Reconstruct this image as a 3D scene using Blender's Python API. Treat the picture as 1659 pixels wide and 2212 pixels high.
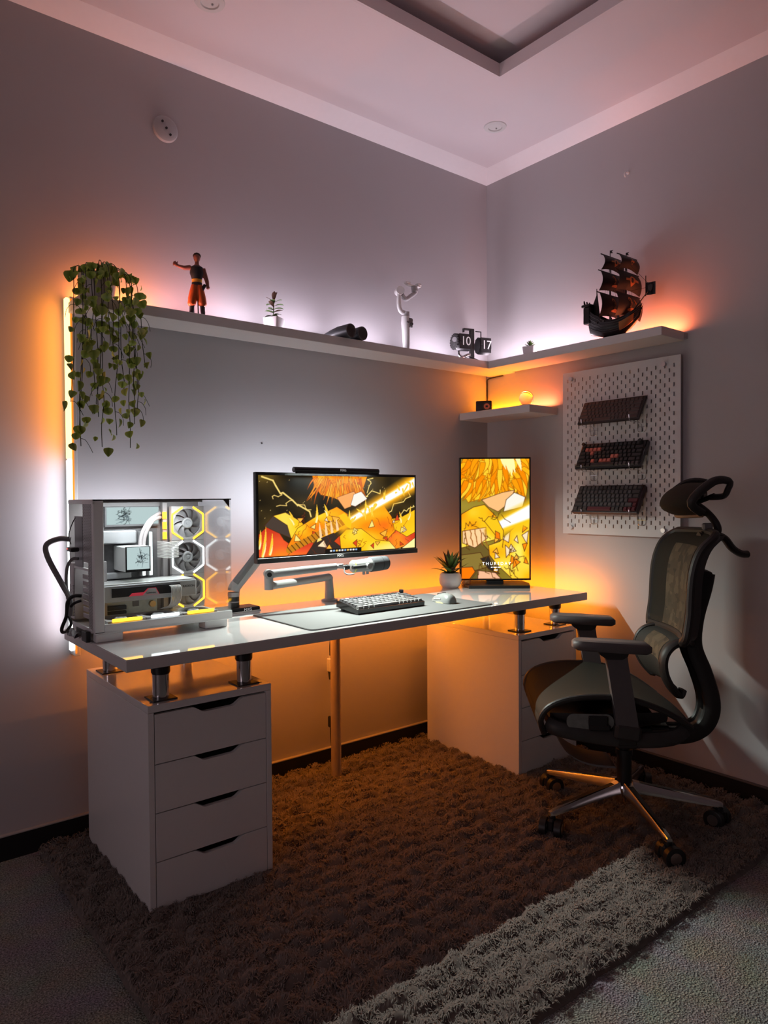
import bpy, bmesh, math, random
import numpy as np
from mathutils import Vector, Matrix, Euler

for _o in list(bpy.data.objects):
    bpy.data.objects.remove(_o)
random.seed(7)
NR = np.random.RandomState(11)
SC = bpy.context.scene
COL = SC.collection
PI = math.pi

# ------------------------------------------------------------------ camera
CAM_POS = Vector((-2.8332, -2.6420, 1.2038))
YAW, PITCH, ROLL, FPX = 0.8949, -0.02097, -0.00652, 1539.27
_F = Vector((math.cos(YAW) * math.cos(PITCH), math.sin(YAW) * math.cos(PITCH), math.sin(PITCH)))
_R = Vector((math.sin(YAW), -math.cos(YAW), 0))
_U = _R.cross(_F)
_R2 = _R * math.cos(ROLL) + _U * math.sin(ROLL)
_U2 = -_R * math.sin(ROLL) + _U * math.cos(ROLL)
cam_data = bpy.data.cameras.new('camera')
cam_data.sensor_fit = 'HORIZONTAL'
cam_data.sensor_width = 36.0
cam_data.lens = FPX / 1659.0 * 36.0
cam_data.clip_start = 0.02
cam = bpy.data.objects.new('camera', cam_data)
COL.objects.link(cam)
_m = Matrix((_R2, _U2, -_F)).transposed().to_4x4()
_m.translation = CAM_POS
cam.matrix_world = _m
SC.camera = cam

# ------------------------------------------------------------------ world, exposure
SC.view_settings.view_transform = 'Standard'
SC.view_settings.look = 'None'
SC.view_settings.gamma = 1.0
SC.view_settings.use_curve_mapping = False
SC.view_settings.exposure = 1.0
# light paths: enough for bounce light in a closed room
SC.cycles.max_bounces = 6
SC.cycles.diffuse_bounces = 4
SC.cycles.glossy_bounces = 3
SC.cycles.transmission_bounces = 5
SC.cycles.transparent_max_bounces = 10
SC.cycles.caustics_reflective = False
SC.cycles.caustics_refractive = False
world = bpy.data.worlds.new('night_outside')
SC.world = world
world.use_nodes = True
world.node_tree.nodes['Background'].inputs[0].default_value = (0.10, 0.09, 0.12, 1)
world.node_tree.nodes['Background'].inputs[1].default_value = 0.1

ORANGE = (1.0, 0.255, 0.006)
CORAL = (1.0, 0.20, 0.07)
WHITE = (0.84, 0.90, 1.0)
MAUVE = (1.0, 0.80, 0.92)
SOFTW = (0.90, 1.0, 0.92)


def area(name, loc, direction, sx, sy, power, color, spread=180, updir=None):
    """an LED strip, lamp or added fill: its local X lies along `updir` (the long side)"""
    d = bpy.data.lights.new(name, 'AREA')
    d.shape = 'RECTANGLE'
    d.size, d.size_y = sx, sy
    d.energy = power
    d.color = color
    d.spread = math.radians(spread)
    o = bpy.data.objects.new(name, d)
    COL.objects.link(o)
    z = -Vector(direction).normalized()
    x = Vector(updir or (1, 0, 0))
    x = (x - z * x.dot(z)).normalized()
    y = z.cross(x)
    m = Matrix((x, y, z)).transposed().to_4x4()
    m.translation = Vector(loc)
    o.matrix_world = m
    return o


# room dim light from the hallway door behind the photographer
area('hallway_light', (-5.52, -2.2, 1.15), (1, 0.0, 0.06), 1.4, 2.0, 5.6, (1.0, 0.80, 0.86), 170, (0, 1, 0))

# LED strips (their channels are modelled further down) and lamps; two added fills come last
SHZ = 1.8746
area('shelf_strip_light', (-0.88, -0.085, SHZ + 0.004), (0, -0.10, 1), 1.40, 0.010, 2.75, (0.94, 0.83, 0.98))
area('shelf_strip_light_mid', (-1.70, -0.085, SHZ + 0.004), (0, -0.10, 1), 0.24, 0.010, 0.6, (1.0, 0.52, 0.58))
area('shelf_strip_light_end', (-1.97, -0.040, SHZ + 0.004), (0, 0.0, 1), 0.28, 0.010, 0.8, (1.0, 0.26, 0.05))
area('shelf_strip_light_right', (-0.085, -0.36, SHZ + 0.004), (-0.10, 0, 1), 0.60, 0.010, 1.2, (0.97, 0.82, 0.94), 180, (0, 1, 0))
area('shelf_strip_light_right_mid', (-0.060, -0.76, SHZ + 0.004), (0, 0, 1), 0.18, 0.010, 0.5, (1.0, 0.36, 0.34), 180, (0, 1, 0))
area('shelf_strip_light_right_end', (-0.040, -0.99, SHZ + 0.004), (0.0, 0, 1), 0.24, 0.010, 0.9, CORAL, 180, (0, 1, 0))
area('corner_strip_light', (-0.030, -0.15, 1.640), (-0.05, 0, 1), 0.28, 0.008, 0.75, ORANGE, 180, (0, 1, 0))
area('corner_strip_light_end', (-0.030, -0.375, 1.640), (-0.05, 0, 1), 0.16, 0.008, 0.42, CORAL, 180, (0, 1, 0))
area('desk_strip_light', (-1.09, -0.122, 0.752), (0, 1, 0), 1.86, 0.008, 2.5, ORANGE)
area('desk_strip_light_side', (-0.131, -0.40, 0.752), (1, 0, 0), 0.60, 0.008, 1.25, ORANGE, 180, (0, 1, 0))
area('desk_strip_light_under', (-1.08, -0.150, 0.735), (0, -0.45, -1), 1.80, 0.008, 3.4, ORANGE)
area('bar_light_upper', (-2.152, -0.055, 1.62), (-1, 0.25, 0), 0.56, 0.010, 0.5, ORANGE, 180, (0, 0, 1))
area('bar_light_lower', (-2.152, -0.055, 1.03), (-1, 0.25, 0), 0.62, 0.010, 0.4, (0.98, 0.90, 1.0), 180, (0, 0, 1))
area('monitor_lamp_light', (-1.193, -0.302, 1.2992), (0, -0.62, -1), 0.39, 0.006, 8.6, SOFTW, 170)
area('monitor_halo_light', (-1.17, -0.225, 1.18), (0, 1, 0.10), 0.74, 0.22, 1.6, WHITE, 180)
area('added_wall_fill', (-1.95, -0.192, 1.10), (0, 1, 0.3), 0.36, 0.05, 0.55, WHITE)  # added fill that brightens the wall behind the case, no known lamp
area('added_case_fill', (-1.97, -0.330, 1.188), (0, 0.25, -1), 0.30, 0.02, 0.55, (0.92, 0.97, 1.0))  # added fill that brightens the case interior, no known lamp

# ------------------------------------------------------------------ mesh helpers


class MB:
    def __init__(s):
        s.v, s.f = [], []

    def add(s, verts, faces):
        n = len(s.v)
        s.v += [tuple(p) for p in verts]
        s.f += [tuple(i + n for i in f) for f in faces]
        return s

    def box(s, c, size, bev=0.0, rot=None, seg=1):
        bm = bmesh.new()
        bmesh.ops.create_cube(bm, size=1.0)
        for v in bm.verts:
            v.co = Vector((v.co.x * size[0], v.co.y * size[1], v.co.z * size[2]))
        if bev > 0:
            bmesh.ops.bevel(bm, geom=list(bm.edges), offset=min(bev, min(size) * 0.45), segments=seg, affect='EDGES', profile=0.6)
        M = Matrix.Translation(Vector(c)) @ (rot.to_4x4() if rot is not None else Matrix())
        bm.verts.index_update()
        s.add([M @ v.co for v in bm.verts], [[v.index for v in f.verts] for f in bm.faces])
        bm.free()
        return s

    def span(s, a, b, bev=0.0, seg=1):
        return s.box([(p + q) / 2 for p, q in zip(a, b)], [abs(q - p) for p, q in zip(a, b)], bev, None, seg)

    def tube(s, pts, r, n=8, caps=True, flat=1.0, ref=None):
        """swept circle; r scalar or list; flat squashes the second axis"""
        P = [Vector(p) for p in pts]
        m = len(P)
        rr = r if isinstance(r, (list, tuple)) else [r] * m
        prev = None
        vs, fs = [], []
        for i, p in enumerate(P):
            t = (P[min(i + 1, m - 1)] - P[max(i - 1, 0)])
            t = t.normalized() if t.length > 1e-9 else Vector((0, 0, 1))
            if prev is None:
                a = Vector(ref) if ref is not None else (Vector((0, 0, 1)) if abs(t.z) < 0.9 else Vector((1, 0, 0)))
            else:
                a = prev
            a = a - t * a.dot(t)
            a = a.normalized() if a.length > 1e-6 else t.orthogonal().normalized()
            b = t.cross(a)
            prev = a
            for k in range(n):
                th = 2 * PI * k / n
                vs.append(p + (a * math.cos(th) + b * math.sin(th) * flat) * rr[i])
        for i in range(m - 1):
            for k in range(n):
                k2 = (k + 1) % n
                fs.append((i * n + k, i * n + k2, (i + 1) * n + k2, (i + 1) * n + k))
        if caps:
            fs.append(tuple(reversed(range(n))))
            fs.append(tuple(range((m - 1) * n, m * n)))
        return s.add(vs, fs)

    def cyl(s, p0, p1, r0, r1=None, n=20, caps=True):
        return s.tube([p0, p1], [r0, r0 if r1 is None else r1], n, caps)

    def lathe(s, prof, n=24, c=(0, 0, 0), M=None):
        vs, fs = [], []
        for r, z in prof:
            for k in range(n):
                a = 2 * PI * k / n
                p = Vector((r * math.cos(a), r * math.sin(a), z))
                vs.append((M @ p if M is not None else p) + Vector(c))
        for i in range(len(prof) - 1):
            for k in range(n):
                k2 = (k + 1) % n
                fs.append((i * n + k, i * n + k2, (i + 1) * n + k2, (i + 1) * n + k))
        if prof[0][0] > 1e-6:
            fs.append(tuple(reversed(range(n))))
        if prof[-1][0] > 1e-6:
            fs.append(tuple(range((len(prof) - 1) * n, len(prof) * n)))
        return s.add(vs, fs)

    def prism(s, poly, o, ax, ay, thick):
        """poly (a,b) in plane o + a*ax + b*ay, extruded by the vector thick"""
        o, ax, ay, th = Vector(o), Vector(ax), Vector(ay), Vector(thick)
        n = len(poly)
        lo = [o + ax * a + ay * b for a, b in poly]
        vs = lo + [p + th for p in lo]
        fs = [tuple(reversed(range(n))), tuple(range(n, 2 * n))]
        fs += [(i, (i + 1) % n, n + (i + 1) % n, n + i) for i in range(n)]
        return s.add(vs, fs)

    def ball(s, c, r, nu=16, nv=10, sc=(1, 1, 1)):
        prof = [(math.sin(PI * j / nv), -math.cos(PI * j / nv)) for j in range(nv + 1)]
        vs, fs = [], []
        for q, z in prof:
            for k in range(nu):
                a = 2 * PI * k / nu
                vs.append((c[0] + r * sc[0] * q * math.cos(a), c[1] + r * sc[1] * q * math.sin(a), c[2] + r * sc[2] * z))
        for i in range(nv):
            for k in range(nu):
                k2 = (k + 1) % nu
                fs.append((i * nu + k, i * nu + k2, (i + 1) * nu + k2, (i + 1) * nu + k))
        return s.add(vs, fs)

    def surf(s, fn, nu, nv, thick=None):
        """grid surface fn(u,v); thick: offset vector or function giving the back side"""
        g = [[Vector(fn(i / nu, j / nv)) for j in range(nv + 1)] for i in range(nu + 1)]
        w = nv + 1
        vs = [p for row in g for p in row]
        fs = [(i * w + j, (i + 1) * w + j, (i + 1) * w + j + 1, i * w + j + 1) for i in range(nu) for j in range(nv)]
        if thick is not None:
            off = len(vs)
            vs += [p + (Vector(thick(p)) if callable(thick) else Vector(thick)) for p in list(vs)]
            fs += [tuple(reversed([off + k for k in f])) for f in list(fs)]
            rim = [(i, 0) for i in range(nu)] + [(nu, j) for j in range(nv)] + [(i, nv) for i in range(nu, 0, -1)] + [(0, j) for j in range(nv, 0, -1)]
            rim = [i * w + j for i, j in rim]
            for a, b in zip(rim, rim[1:] + rim[:1]):
                fs.append((b, a, a + off, b + off))
        return s.add(vs, fs)

    def xf(s, M):
        s.v = [tuple(M @ Vector(p)) for p in s.v]
        return s

    def mesh(s, name, mat, sharp=35, fixn=True):
        me = bpy.data.meshes.new(name)
        me.from_pydata(s.v, [], s.f)
        if fixn:
            bm = bmesh.new()
            bm.from_mesh(me)
            bmesh.ops.remove_doubles(bm, verts=bm.verts, dist=1e-6)
            bmesh.ops.recalc_face_normals(bm, faces=bm.faces)
            bm.to_mesh(me)
            bm.free()
        me.materials.append(mat)
        if sharp:
            me.shade_smooth()
            me.set_sharp_from_angle(angle=math.radians(sharp))
        me.update()
        return me


def link(name, data, parent=None):
    o = bpy.data.objects.new(name, data)
    COL.objects.link(o)
    if parent is not None:
        o.parent = parent
    return o


def tag(o, label=None, cat=None, group=None, kind=None):
    if label: o['label'] = label
    if cat: o['category'] = cat
    if group: o['group'] = group
    if kind: o['kind'] = kind
    return o


def thing(name, label, cat, loc=(0, 0, 0), rz=0.0, group=None, M=None):
    o = link(name, None)
    o.empty_display_size = 0.05
    if M is not None:
        o.matrix_world = M
    else:
        o.location = loc
        o.rotation_euler = (0, 0, rz)
    return tag(o, label, cat, group)


def part(name, mb, mat, parent=None, label=None, sharp=35, loc=None):
    o = link(name, mb.mesh(name, mat, sharp), parent)
    if loc: o.location = loc
    if label: o['label'] = label
    return o


def solo(name, mb, mat, label, cat, base, group=None, sharp=35):
    """a thing that is one mesh, built in world coordinates, its origin moved to `base`"""
    mb.xf(Matrix.Translation(-Vector(base)))
    o = link(name, mb.mesh(name, mat, sharp))
    o.location = base
    return tag(o, label, cat, group)


def struct(name, mb, mat, parent=None, sharp=30):
    o = link(name, mb.mesh(name, mat, sharp), parent)
    if parent is None: o['kind'] = 'structure'
    return o


def copy_tree(o, parent=None, label=None):
    c = o.copy()
    COL.objects.link(c)
    c.parent = parent
    if label: c['label'] = label
    for ch in list(o.children):
        copy_tree(ch, c)
    return c


def lettering(name, text, size, mat, parent, M, depth=0.0006, align='CENTER', spacing=1.0):
    cu = bpy.data.curves.new(name, 'FONT')
    cu.body = text
    cu.size = size
    cu.extrude = depth
    cu.align_x = align
    cu.align_y = 'CENTER'
    cu.space_character = spacing
    cu.resolution_u = 3
    t = bpy.data.objects.new(name, cu)
    COL.objects.link(t)
    bpy.context.view_layer.update()
    me = bpy.data.meshes.new_from_object(t)
    bpy.data.objects.remove(t)
    bpy.data.curves.remove(cu)
    me.name = name
    me.materials.clear()
    me.materials.append(mat)
    o = link(name, me, parent)
    o.matrix_local = M
    return o


def frame(x, y, o=(0, 0, 0)):
    """matrix whose local x,y axes are the given directions"""
    x = Vector(x).normalized()
    y = Vector(y)
    y = (y - x * y.dot(x)).normalized()
    m = Matrix((x, y, x.cross(y))).transposed().to_4x4()
    m.translation = Vector(o)
    return m


def smooth_path(pts, k=6):
    P = [Vector(p) for p in pts]
    out = []
    for i in range(len(P) - 1):
        p0, p1, p2, p3 = P[max(i - 1, 0)], P[i], P[i + 1], P[min(i + 2, len(P) - 1)]
        for j in range(k):
            t = j / k
            out.append(0.5 * ((2 * p1) + (-p0 + p2) * t + (2 * p0 - 5 * p1 + 4 * p2 - p3) * t * t + (-p0 + 3 * p1 - 3 * p2 + p3) * t ** 3))
    out.append(P[-1])
    return out


# ------------------------------------------------------------------ materials


def lin(c):
    return tuple((x / 12.92 if x <= 0.04045 else ((x + 0.055) / 1.055) ** 2.4) for x in c)


def hexc(h):
    return lin(tuple(int(h[i:i + 2], 16) / 255 for i in (0, 2, 4)))


MATS = {}


def mat(name, col, rough=0.5, metal=0.0, var=0.06, nscale=40.0, bump=0.0, bscale=None, coat=0.0, spec=0.5,
        emit=None, estr=0.0, trans=0.0, ior=1.45, alpha=1.0, sheen=0.0, bdist=0.002):
    if name in MATS: return MATS[name]
    m = bpy.data.materials.new(name)
    m.use_nodes = True
    nt = m.node_tree
    N, L = nt.nodes, nt.links
    b = N['Principled BSDF']
    b.inputs['Roughness'].default_value = rough
    b.inputs['Metallic'].default_value = metal
    b.inputs['Coat Weight'].default_value = coat
    b.inputs['Coat Roughness'].default_value = 0.04
    b.inputs['Specular IOR Level'].default_value = spec
    b.inputs['Transmission Weight'].default_value = trans
    b.inputs['IOR'].default_value = ior
    b.inputs['Alpha'].default_value = alpha
    b.inputs['Sheen Weight'].default_value = sheen
    tc = N.new('ShaderNodeTexCoord')
    nz = N.new('ShaderNodeTexNoise')
    nz.inputs['Scale'].default_value = nscale
    nz.inputs['Detail'].default_value = 4
    L.new(tc.outputs['Object'], nz.inputs['Vector'])
    mx = N.new('ShaderNodeMix')
    mx.data_type = 'RGBA'
    lo = tuple(max(0, c * (1 - var)) for c in col) + (1,)
    hi = tuple(min(1, c * (1 + var)) for c in col) + (1,)
    mx.inputs[6].default_value = lo
    mx.inputs[7].default_value = hi
    L.new(nz.outputs['Fac'], mx.inputs[0])
    L.new(mx.outputs[2], b.inputs['Base Color'])
    if bump:
        n2 = N.new('ShaderNodeTexNoise')
        n2.inputs['Scale'].default_value = bscale or nscale
        n2.inputs['Detail'].default_value = 5
        L.new(tc.outputs['Object'], n2.inputs['Vector'])
        bp = N.new('ShaderNodeBump')
        bp.inputs['Strength'].default_value = bump
        bp.inputs['Distance'].default_value = bdist
        L.new(n2.outputs['Fac'], bp.inputs['Height'])
        L.new(bp.outputs['Normal'], b.inputs['Normal'])
    if emit:
        b.inputs['Emission Color'].default_value = tuple(emit) + (1,)
        b.inputs['Emission Strength'].default_value = estr
    MATS[name] = m
    return m


def attr_mat(name, attr, estr=0.0, rough=0.4, base=True, glow=True, spec=0.5):
    """colour read from a mesh attribute: leaf edge tints, or the picture a screen shows"""
    m = bpy.data.materials.new(name)
    m.use_nodes = True
    nt = m.node_tree
    b = nt.nodes['Principled BSDF']
    b.inputs['Roughness'].default_value = rough
    b.inputs['Specular IOR Level'].default_value = spec
    a = nt.nodes.new('ShaderNodeAttribute')
    m.cycles.emission_sampling = 'NONE'
    a.attribute_name = attr
    if base: nt.links.new(a.outputs['Color'], b.inputs['Base Color'])
    else: b.inputs['Base Color'].default_value = (0.0015, 0.0015, 0.0015, 1)
    if glow:
        nt.links.new(a.outputs['Color'], b.inputs['Emission Color'])
        b.inputs['Emission Strength'].default_value = estr
    MATS[name] = m
    return m


def glow(name, col, s):
    return mat(name, col, 0.4, emit=col, estr=s)


M_wall = mat('wall_paint', (0.46, 0.44, 0.45), 0.62, var=0.03, nscale=3, bump=0.10, bscale=160, bdist=0.0008)
M_ceil = mat('ceiling_paint', (0.80, 0.73, 0.755), 0.7, var=0.02, nscale=4, bump=0.06, bscale=120, bdist=0.0008)
M_trim = mat('trim_paint', (0.92, 0.87, 0.89), 0.55, var=0.02)
M_base = mat('baseboard_black', (0.006, 0.006, 0.007), 0.6, var=0.3)
M_white = mat('white_lacquer', (0.74, 0.72, 0.71), 0.32, var=0.02, bump=0.02, bscale=60)
M_gloss = mat('gloss_white_top', (0.74, 0.74, 0.74), 0.05, var=0.01, coat=0.6)
M_shelf = mat('shelf_white', (0.62, 0.60, 0.60), 0.45, var=0.02)
M_chrome = mat('chrome', (0.80, 0.80, 0.82), 0.09, 1.0, var=0.03)
M_steel = mat('brushed_steel', (0.62, 0.62, 0.63), 0.28, 1.0, var=0.08)
M_black = mat('black_plastic', (0.012, 0.012, 0.013), 0.42, var=0.2)
M_dark = mat('dark_grey_plastic', (0.035, 0.034, 0.034), 0.45, var=0.15)
M_grey = mat('grey_plastic', (0.17, 0.165, 0.17), 0.45, var=0.1)
M_lgrey = mat('light_grey_plastic', (0.42, 0.42, 0.43), 0.4, var=0.05)
M_wplast = mat('white_plastic', (0.72, 0.72, 0.71), 0.32, var=0.03)
M_silver = mat('silver_metal', (0.60, 0.60, 0.62), 0.3, 0.8, var=0.05)
M_ceram = mat('white_ceramic', (0.72, 0.70, 0.70), 0.25, var=0.03)
M_soil = mat('potting_soil', (0.03, 0.02, 0.012), 0.9, var=0.5, nscale=200, bump=0.6)
M_text = mat('white_print', (0.8, 0.8, 0.8), 0.5, emit=(0.5, 0.5, 0.5), estr=0.15)
M_glowo = glow('led_orange', (1.0, 0.34, 0.015), 2.2)
M_glowy = glow('led_amber', (1.0, 0.52, 0.03), 1.4)
M_gloww = glow('led_white', (0.90, 0.97, 1.0), 1.1)

# ------------------------------------------------------------------ room shell
X0, Y0, CEIL, TOPW = -5.6, -5.6, 2.898, 2.858

# carpet floor: fine speckled pile
m = bpy.data.materials.new('carpet'); m.use_nodes = True
nt = m.node_tree; N, L = nt.nodes, nt.links
b = N['Principled BSDF']; b.inputs['Roughness'].default_value = 0.95; b.inputs['Specular IOR Level'].default_value = 0.1
tc = N.new('ShaderNodeTexCoord')
nz = N.new('ShaderNodeTexNoise'); nz.inputs['Scale'].default_value = 210; nz.inputs['Detail'].default_value = 4
nz2 = N.new('ShaderNodeTexNoise'); nz2.inputs['Scale'].default_value = 9
vo = N.new('ShaderNodeTexVoronoi'); vo.inputs['Scale'].default_value = 190
for t in (nz, nz2, vo): L.new(tc.outputs['Object'], t.inputs['Vector'])
cr = N.new('ShaderNodeValToRGB')
cr.color_ramp.elements[0].position = 0.32; cr.color_ramp.elements[0].color = (0.14, 0.13, 0.125, 1)
cr.color_ramp.elements[1].position = 0.70; cr.color_ramp.elements[1].color = (0.60, 0.575, 0.55, 1)
L.new(nz.outputs['Fac'], cr.inputs['Fac'])
mx = N.new('ShaderNodeMix'); mx.data_type = 'RGBA'; mx.blend_type = 'MULTIPLY'; mx.inputs[0].default_value = 0.45
L.new(cr.outputs['Color'], mx.inputs[6]); L.new(nz2.outputs['Color'], mx.inputs[7])
L.new(mx.outputs[2], b.inputs['Base Color'])
bp = N.new('ShaderNodeBump'); bp.inputs['Strength'].default_value = 1.0; bp.inputs['Distance'].default_value = 0.006
ad = N.new('ShaderNodeMath'); ad.operation = 'ADD'
L.new(nz.outputs['Fac'], ad.inputs[0]); L.new(vo.outputs['Distance'], ad.inputs[1])
L.new(ad.outputs[0], bp.inputs['Height']); L.new(bp.outputs['Normal'], b.inputs['Normal'])
M_carpet = m

struct('floor', MB().span((X0, Y0, -0.05), (0.0, 0.0, 0.0)), M_carpet)
struct('wall_left', MB().span((X0 - 0.1, 0.0, -0.05), (0.1, 0.1, CEIL + 0.5)), M_wall)
struct('wall_right', MB().span((0.0, Y0 - 0.1, -0.05), (0.1, 0.0, CEIL + 0.5)), M_wall)
struct('wall_back', MB().span((X0, Y0 - 0.1, -0.05), (0.0, Y0, CEIL + 0.5)), M_wall)
struct('wall_far', MB().span((X0 - 0.1, Y0 - 0.1, 2.2), (X0, 0.0, CEIL + 0.5)).span((X0 - 0.1, Y0 - 0.1, -0.05), (X0, -2.95, 2.2)).span((X0 - 0.1, -1.45, -0.05), (X0, 0.0, 2.2)), M_wall)

# tray ceiling: lower ring, lip, higher inner panel set back over the lip
TX, TY, TX2, TY2 = -0.628, -0.659, -5.0, -5.0
cl = MB()
for a, c in (((X0, TY, CEIL), (0, 0, CEIL + 0.05)), ((X0, Y0, CEIL), (0, TY2, CEIL + 0.05)),
             ((TX, TY2, CEIL), (0, TY, CEIL + 0.05)), ((X0, TY2, CEIL), (TX2, TY, CEIL + 0.05))):
    cl.span(a, c)
ceiling = struct('ceiling', cl, M_ceil)
LIP = 0.052
tr = MB()
e_ = 0.0015
for a, c in (((TX2, TY - 0.010, CEIL - 0.001), (TX - e_, TY - e_, CEIL + LIP)), ((TX - 0.010, TY2, CEIL - 0.001), (TX - e_, TY - 0.010, CEIL + LIP)),
             ((TX2, TY2 + e_, CEIL - 0.001), (TX, TY2 + 0.010, CEIL + LIP)), ((TX2 + e_, TY2, CEIL - 0.001), (TX2 + 0.010, TY, CEIL + LIP))):
    tr.span(a, c)
struct('lip', tr, M_ceil, ceiling)
up = MB()
g = 0.10; H = CEIL + 0.105
up.span((TX2 - g, TY2 - g, H), (TX + g, TY + g, H + 0.03))
for a, c in (((TX2 - g, TY + g, CEIL + 0.05), (TX + g, TY + g + 0.03, H)), ((TX + g, TY2 - g, CEIL + 0.05), (TX + g + 0.03, TY + g, H)),
             ((TX2 - g, TY2 - g - 0.03, CEIL + 0.05), (TX + g, TY2 - g, H)), ((TX2 - g - 0.03, TY2 - g, CEIL + 0.05), (TX2 - g, TY + g, H))):
    up.span(a, c)
struct('tray_panel', up, M_ceil, ceiling)

# plain sloped coving where walls meet the ceiling, mitred in the corner
CV = 0.085
struct('trim_1', MB().add([(X0, 0, TOPW), (0, 0, TOPW), (-CV, -CV, CEIL), (X0, -CV, CEIL), (X0, 0, CEIL), (0, 0, CEIL)], [(0, 1, 2, 3), (0, 3, 4), (3, 2, 5, 4), (0, 4, 5, 1), (1, 5, 2)]), M_trim)
struct('trim_2', MB().add([(0, Y0, TOPW), (0, 0, TOPW), (-CV, -CV, CEIL), (-CV, Y0, CEIL), (0, Y0, CEIL), (0, 0, CEIL)], [(0, 1, 2, 3), (0, 3, 4), (3, 2, 5, 4), (0, 4, 5, 1), (1, 5, 2)]), M_trim)

M_cap = mat('baseboard_cap', (0.42, 0.38, 0.36), 0.5, var=0.1)
bb = struct('baseboard_left', MB().span((X0, -0.016, 0), (0, 0, 0.080)), M_base)
struct('cap', MB().span((X0, -0.017, 0.080), (0, 0, 0.085), 0.001), M_cap, bb)
bb = struct('baseboard_right', MB().span((-0.016, Y0, 0), (0, -0.016, 0.080)), M_base)
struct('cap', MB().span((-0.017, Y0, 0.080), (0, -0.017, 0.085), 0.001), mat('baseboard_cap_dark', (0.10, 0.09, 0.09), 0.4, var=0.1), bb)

# double doorway of the far wall (out of view, left)
df = MB().span((X0, -3.01, 0), (X0 + 0.02, -2.95, 2.26)).span((X0, -1.45, 0), (X0 + 0.02, -1.39, 2.26)).span((X0, -3.01, 2.2), (X0 + 0.02, -1.39, 2.26))
struct('door_1', df, M_trim)

# downlights, blanking plate, hook, nail hole
def downlight(x, y, label):
    t = thing('recessed_downlight', label, 'ceiling light', (x, y, CEIL), group='recessed ceiling downlights')
    part('trim_ring', MB().lathe([(0.030, -0.001), (0.032, -0.006), (0.050, -0.004), (0.052, 0.0), (0.030, 0.0)], 32), M_wplast, t)
    part('reflector', MB().lathe([(0.0, -0.0008), (0.030, -0.0008), (0.031, 0.0)], 28), M_silver, t)
    part('lamp_pin', MB().ball((0.012, 0.004, -0.003), 0.004, 8, 6), M_lgrey, t)
downlight(-0.360, -0.391, 'round white recessed downlight in the ceiling above the wall corner')
downlight(-1.744, -0.351, 'round white recessed downlight at the top edge of the photo')
t = thing('blanking_plate', 'round white blanking plate with three holes high on the wall', 'wall plate', (-1.766, -0.004, 2.601))
Mr = Matrix.Rotation(PI / 2, 4, 'X')
part('disc', MB().lathe([(0.0, 0.010), (0.038, 0.010), (0.046, 0.006), (0.049, 0.0), (0.049, -0.004), (0, -0.004)], 36, M=Mr.to_3x3()), M_lgrey, t)
for a, r in ((0, 0), (2.2, 0.026), (-0.95, 0.026)):
    part('screw_hole', MB().cyl((r * math.cos(a), -0.0135, r * math.sin(a)), (r * math.cos(a), -0.008, r * math.sin(a)), 0.0045, n=10), M_black, t)
hk = MB().tube(smooth_path([(0, -0.846, 2.625), (-0.018, -0.846, 2.624), (-0.030, -0.846, 2.612), (-0.022, -0.846, 2.602)], 4), 0.0025, 8).cyl((-0.0005, -0.846, 2.625), (-0.005, -0.846, 2.625), 0.007, n=12)
solo('wall_hook', hk, M_wplast, 'tiny white screw hook on the wall above the model ship', 'hook', (0, -0.846, 2.61))
solo('nail', MB().cyl((-1.367, 0, 1.431), (-1.367, -0.004, 1.431), 0.003, n=10), M_dark, 'tiny dark nail in the bare wall above the wide monitor', 'nail', (-1.367, 0, 1.431))

# ------------------------------------------------------------------ rug
RX0, RX1, RY0, RY1 = -2.255, -0.035, -1.605, -0.03


def vnoise(x, y, seed):
    r = np.random.RandomState(seed).rand(97, 89)
    xi, yi = np.floor(x).astype(int), np.floor(y).astype(int)
    fx, fy = x - xi, y - yi
    fx, fy = fx * fx * (3 - 2 * fx), fy * fy * (3 - 2 * fy)
    g = lambda a, b: r[a % 97, b % 89]
    return (g(xi, yi) * (1 - fx) + g(xi + 1, yi) * fx) * (1 - fy) + (g(xi, yi + 1) * (1 - fx) + g(xi + 1, yi + 1) * fx) * fy


def rug_h(x, y):
    """bumpy plush: staggered mounds about 7 cm apart, flattened towards the far right"""
    jx, jy = vnoise(x * 11, y * 11, 51) - 0.5, vnoise(x * 11, y * 11, 52) - 0.5
    u = (x + 0.050 * jx) / 0.105
    v = (y + 0.030 * jy) / 0.066
    u = u + 0.5 * (np.floor(v) % 2)
    du, dv = u - np.floor(u) - 0.5, v - np.floor(v) - 0.5
    d = np.sqrt((du * 1.05) ** 2 + (dv * 1.15) ** 2)
    k = 0.35 + 1.1 * vnoise(x * 7, y * 7, 5)
    mound = np.clip(1 - (d / 0.62) ** 2, 0, 1) ** 1.3 * k
    return 0.012 + 0.018 * mound + 0.006 * vnoise(x * 40, y * 40, 3) + 0.005 * vnoise(x * 18, y * 18, 4)


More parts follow.
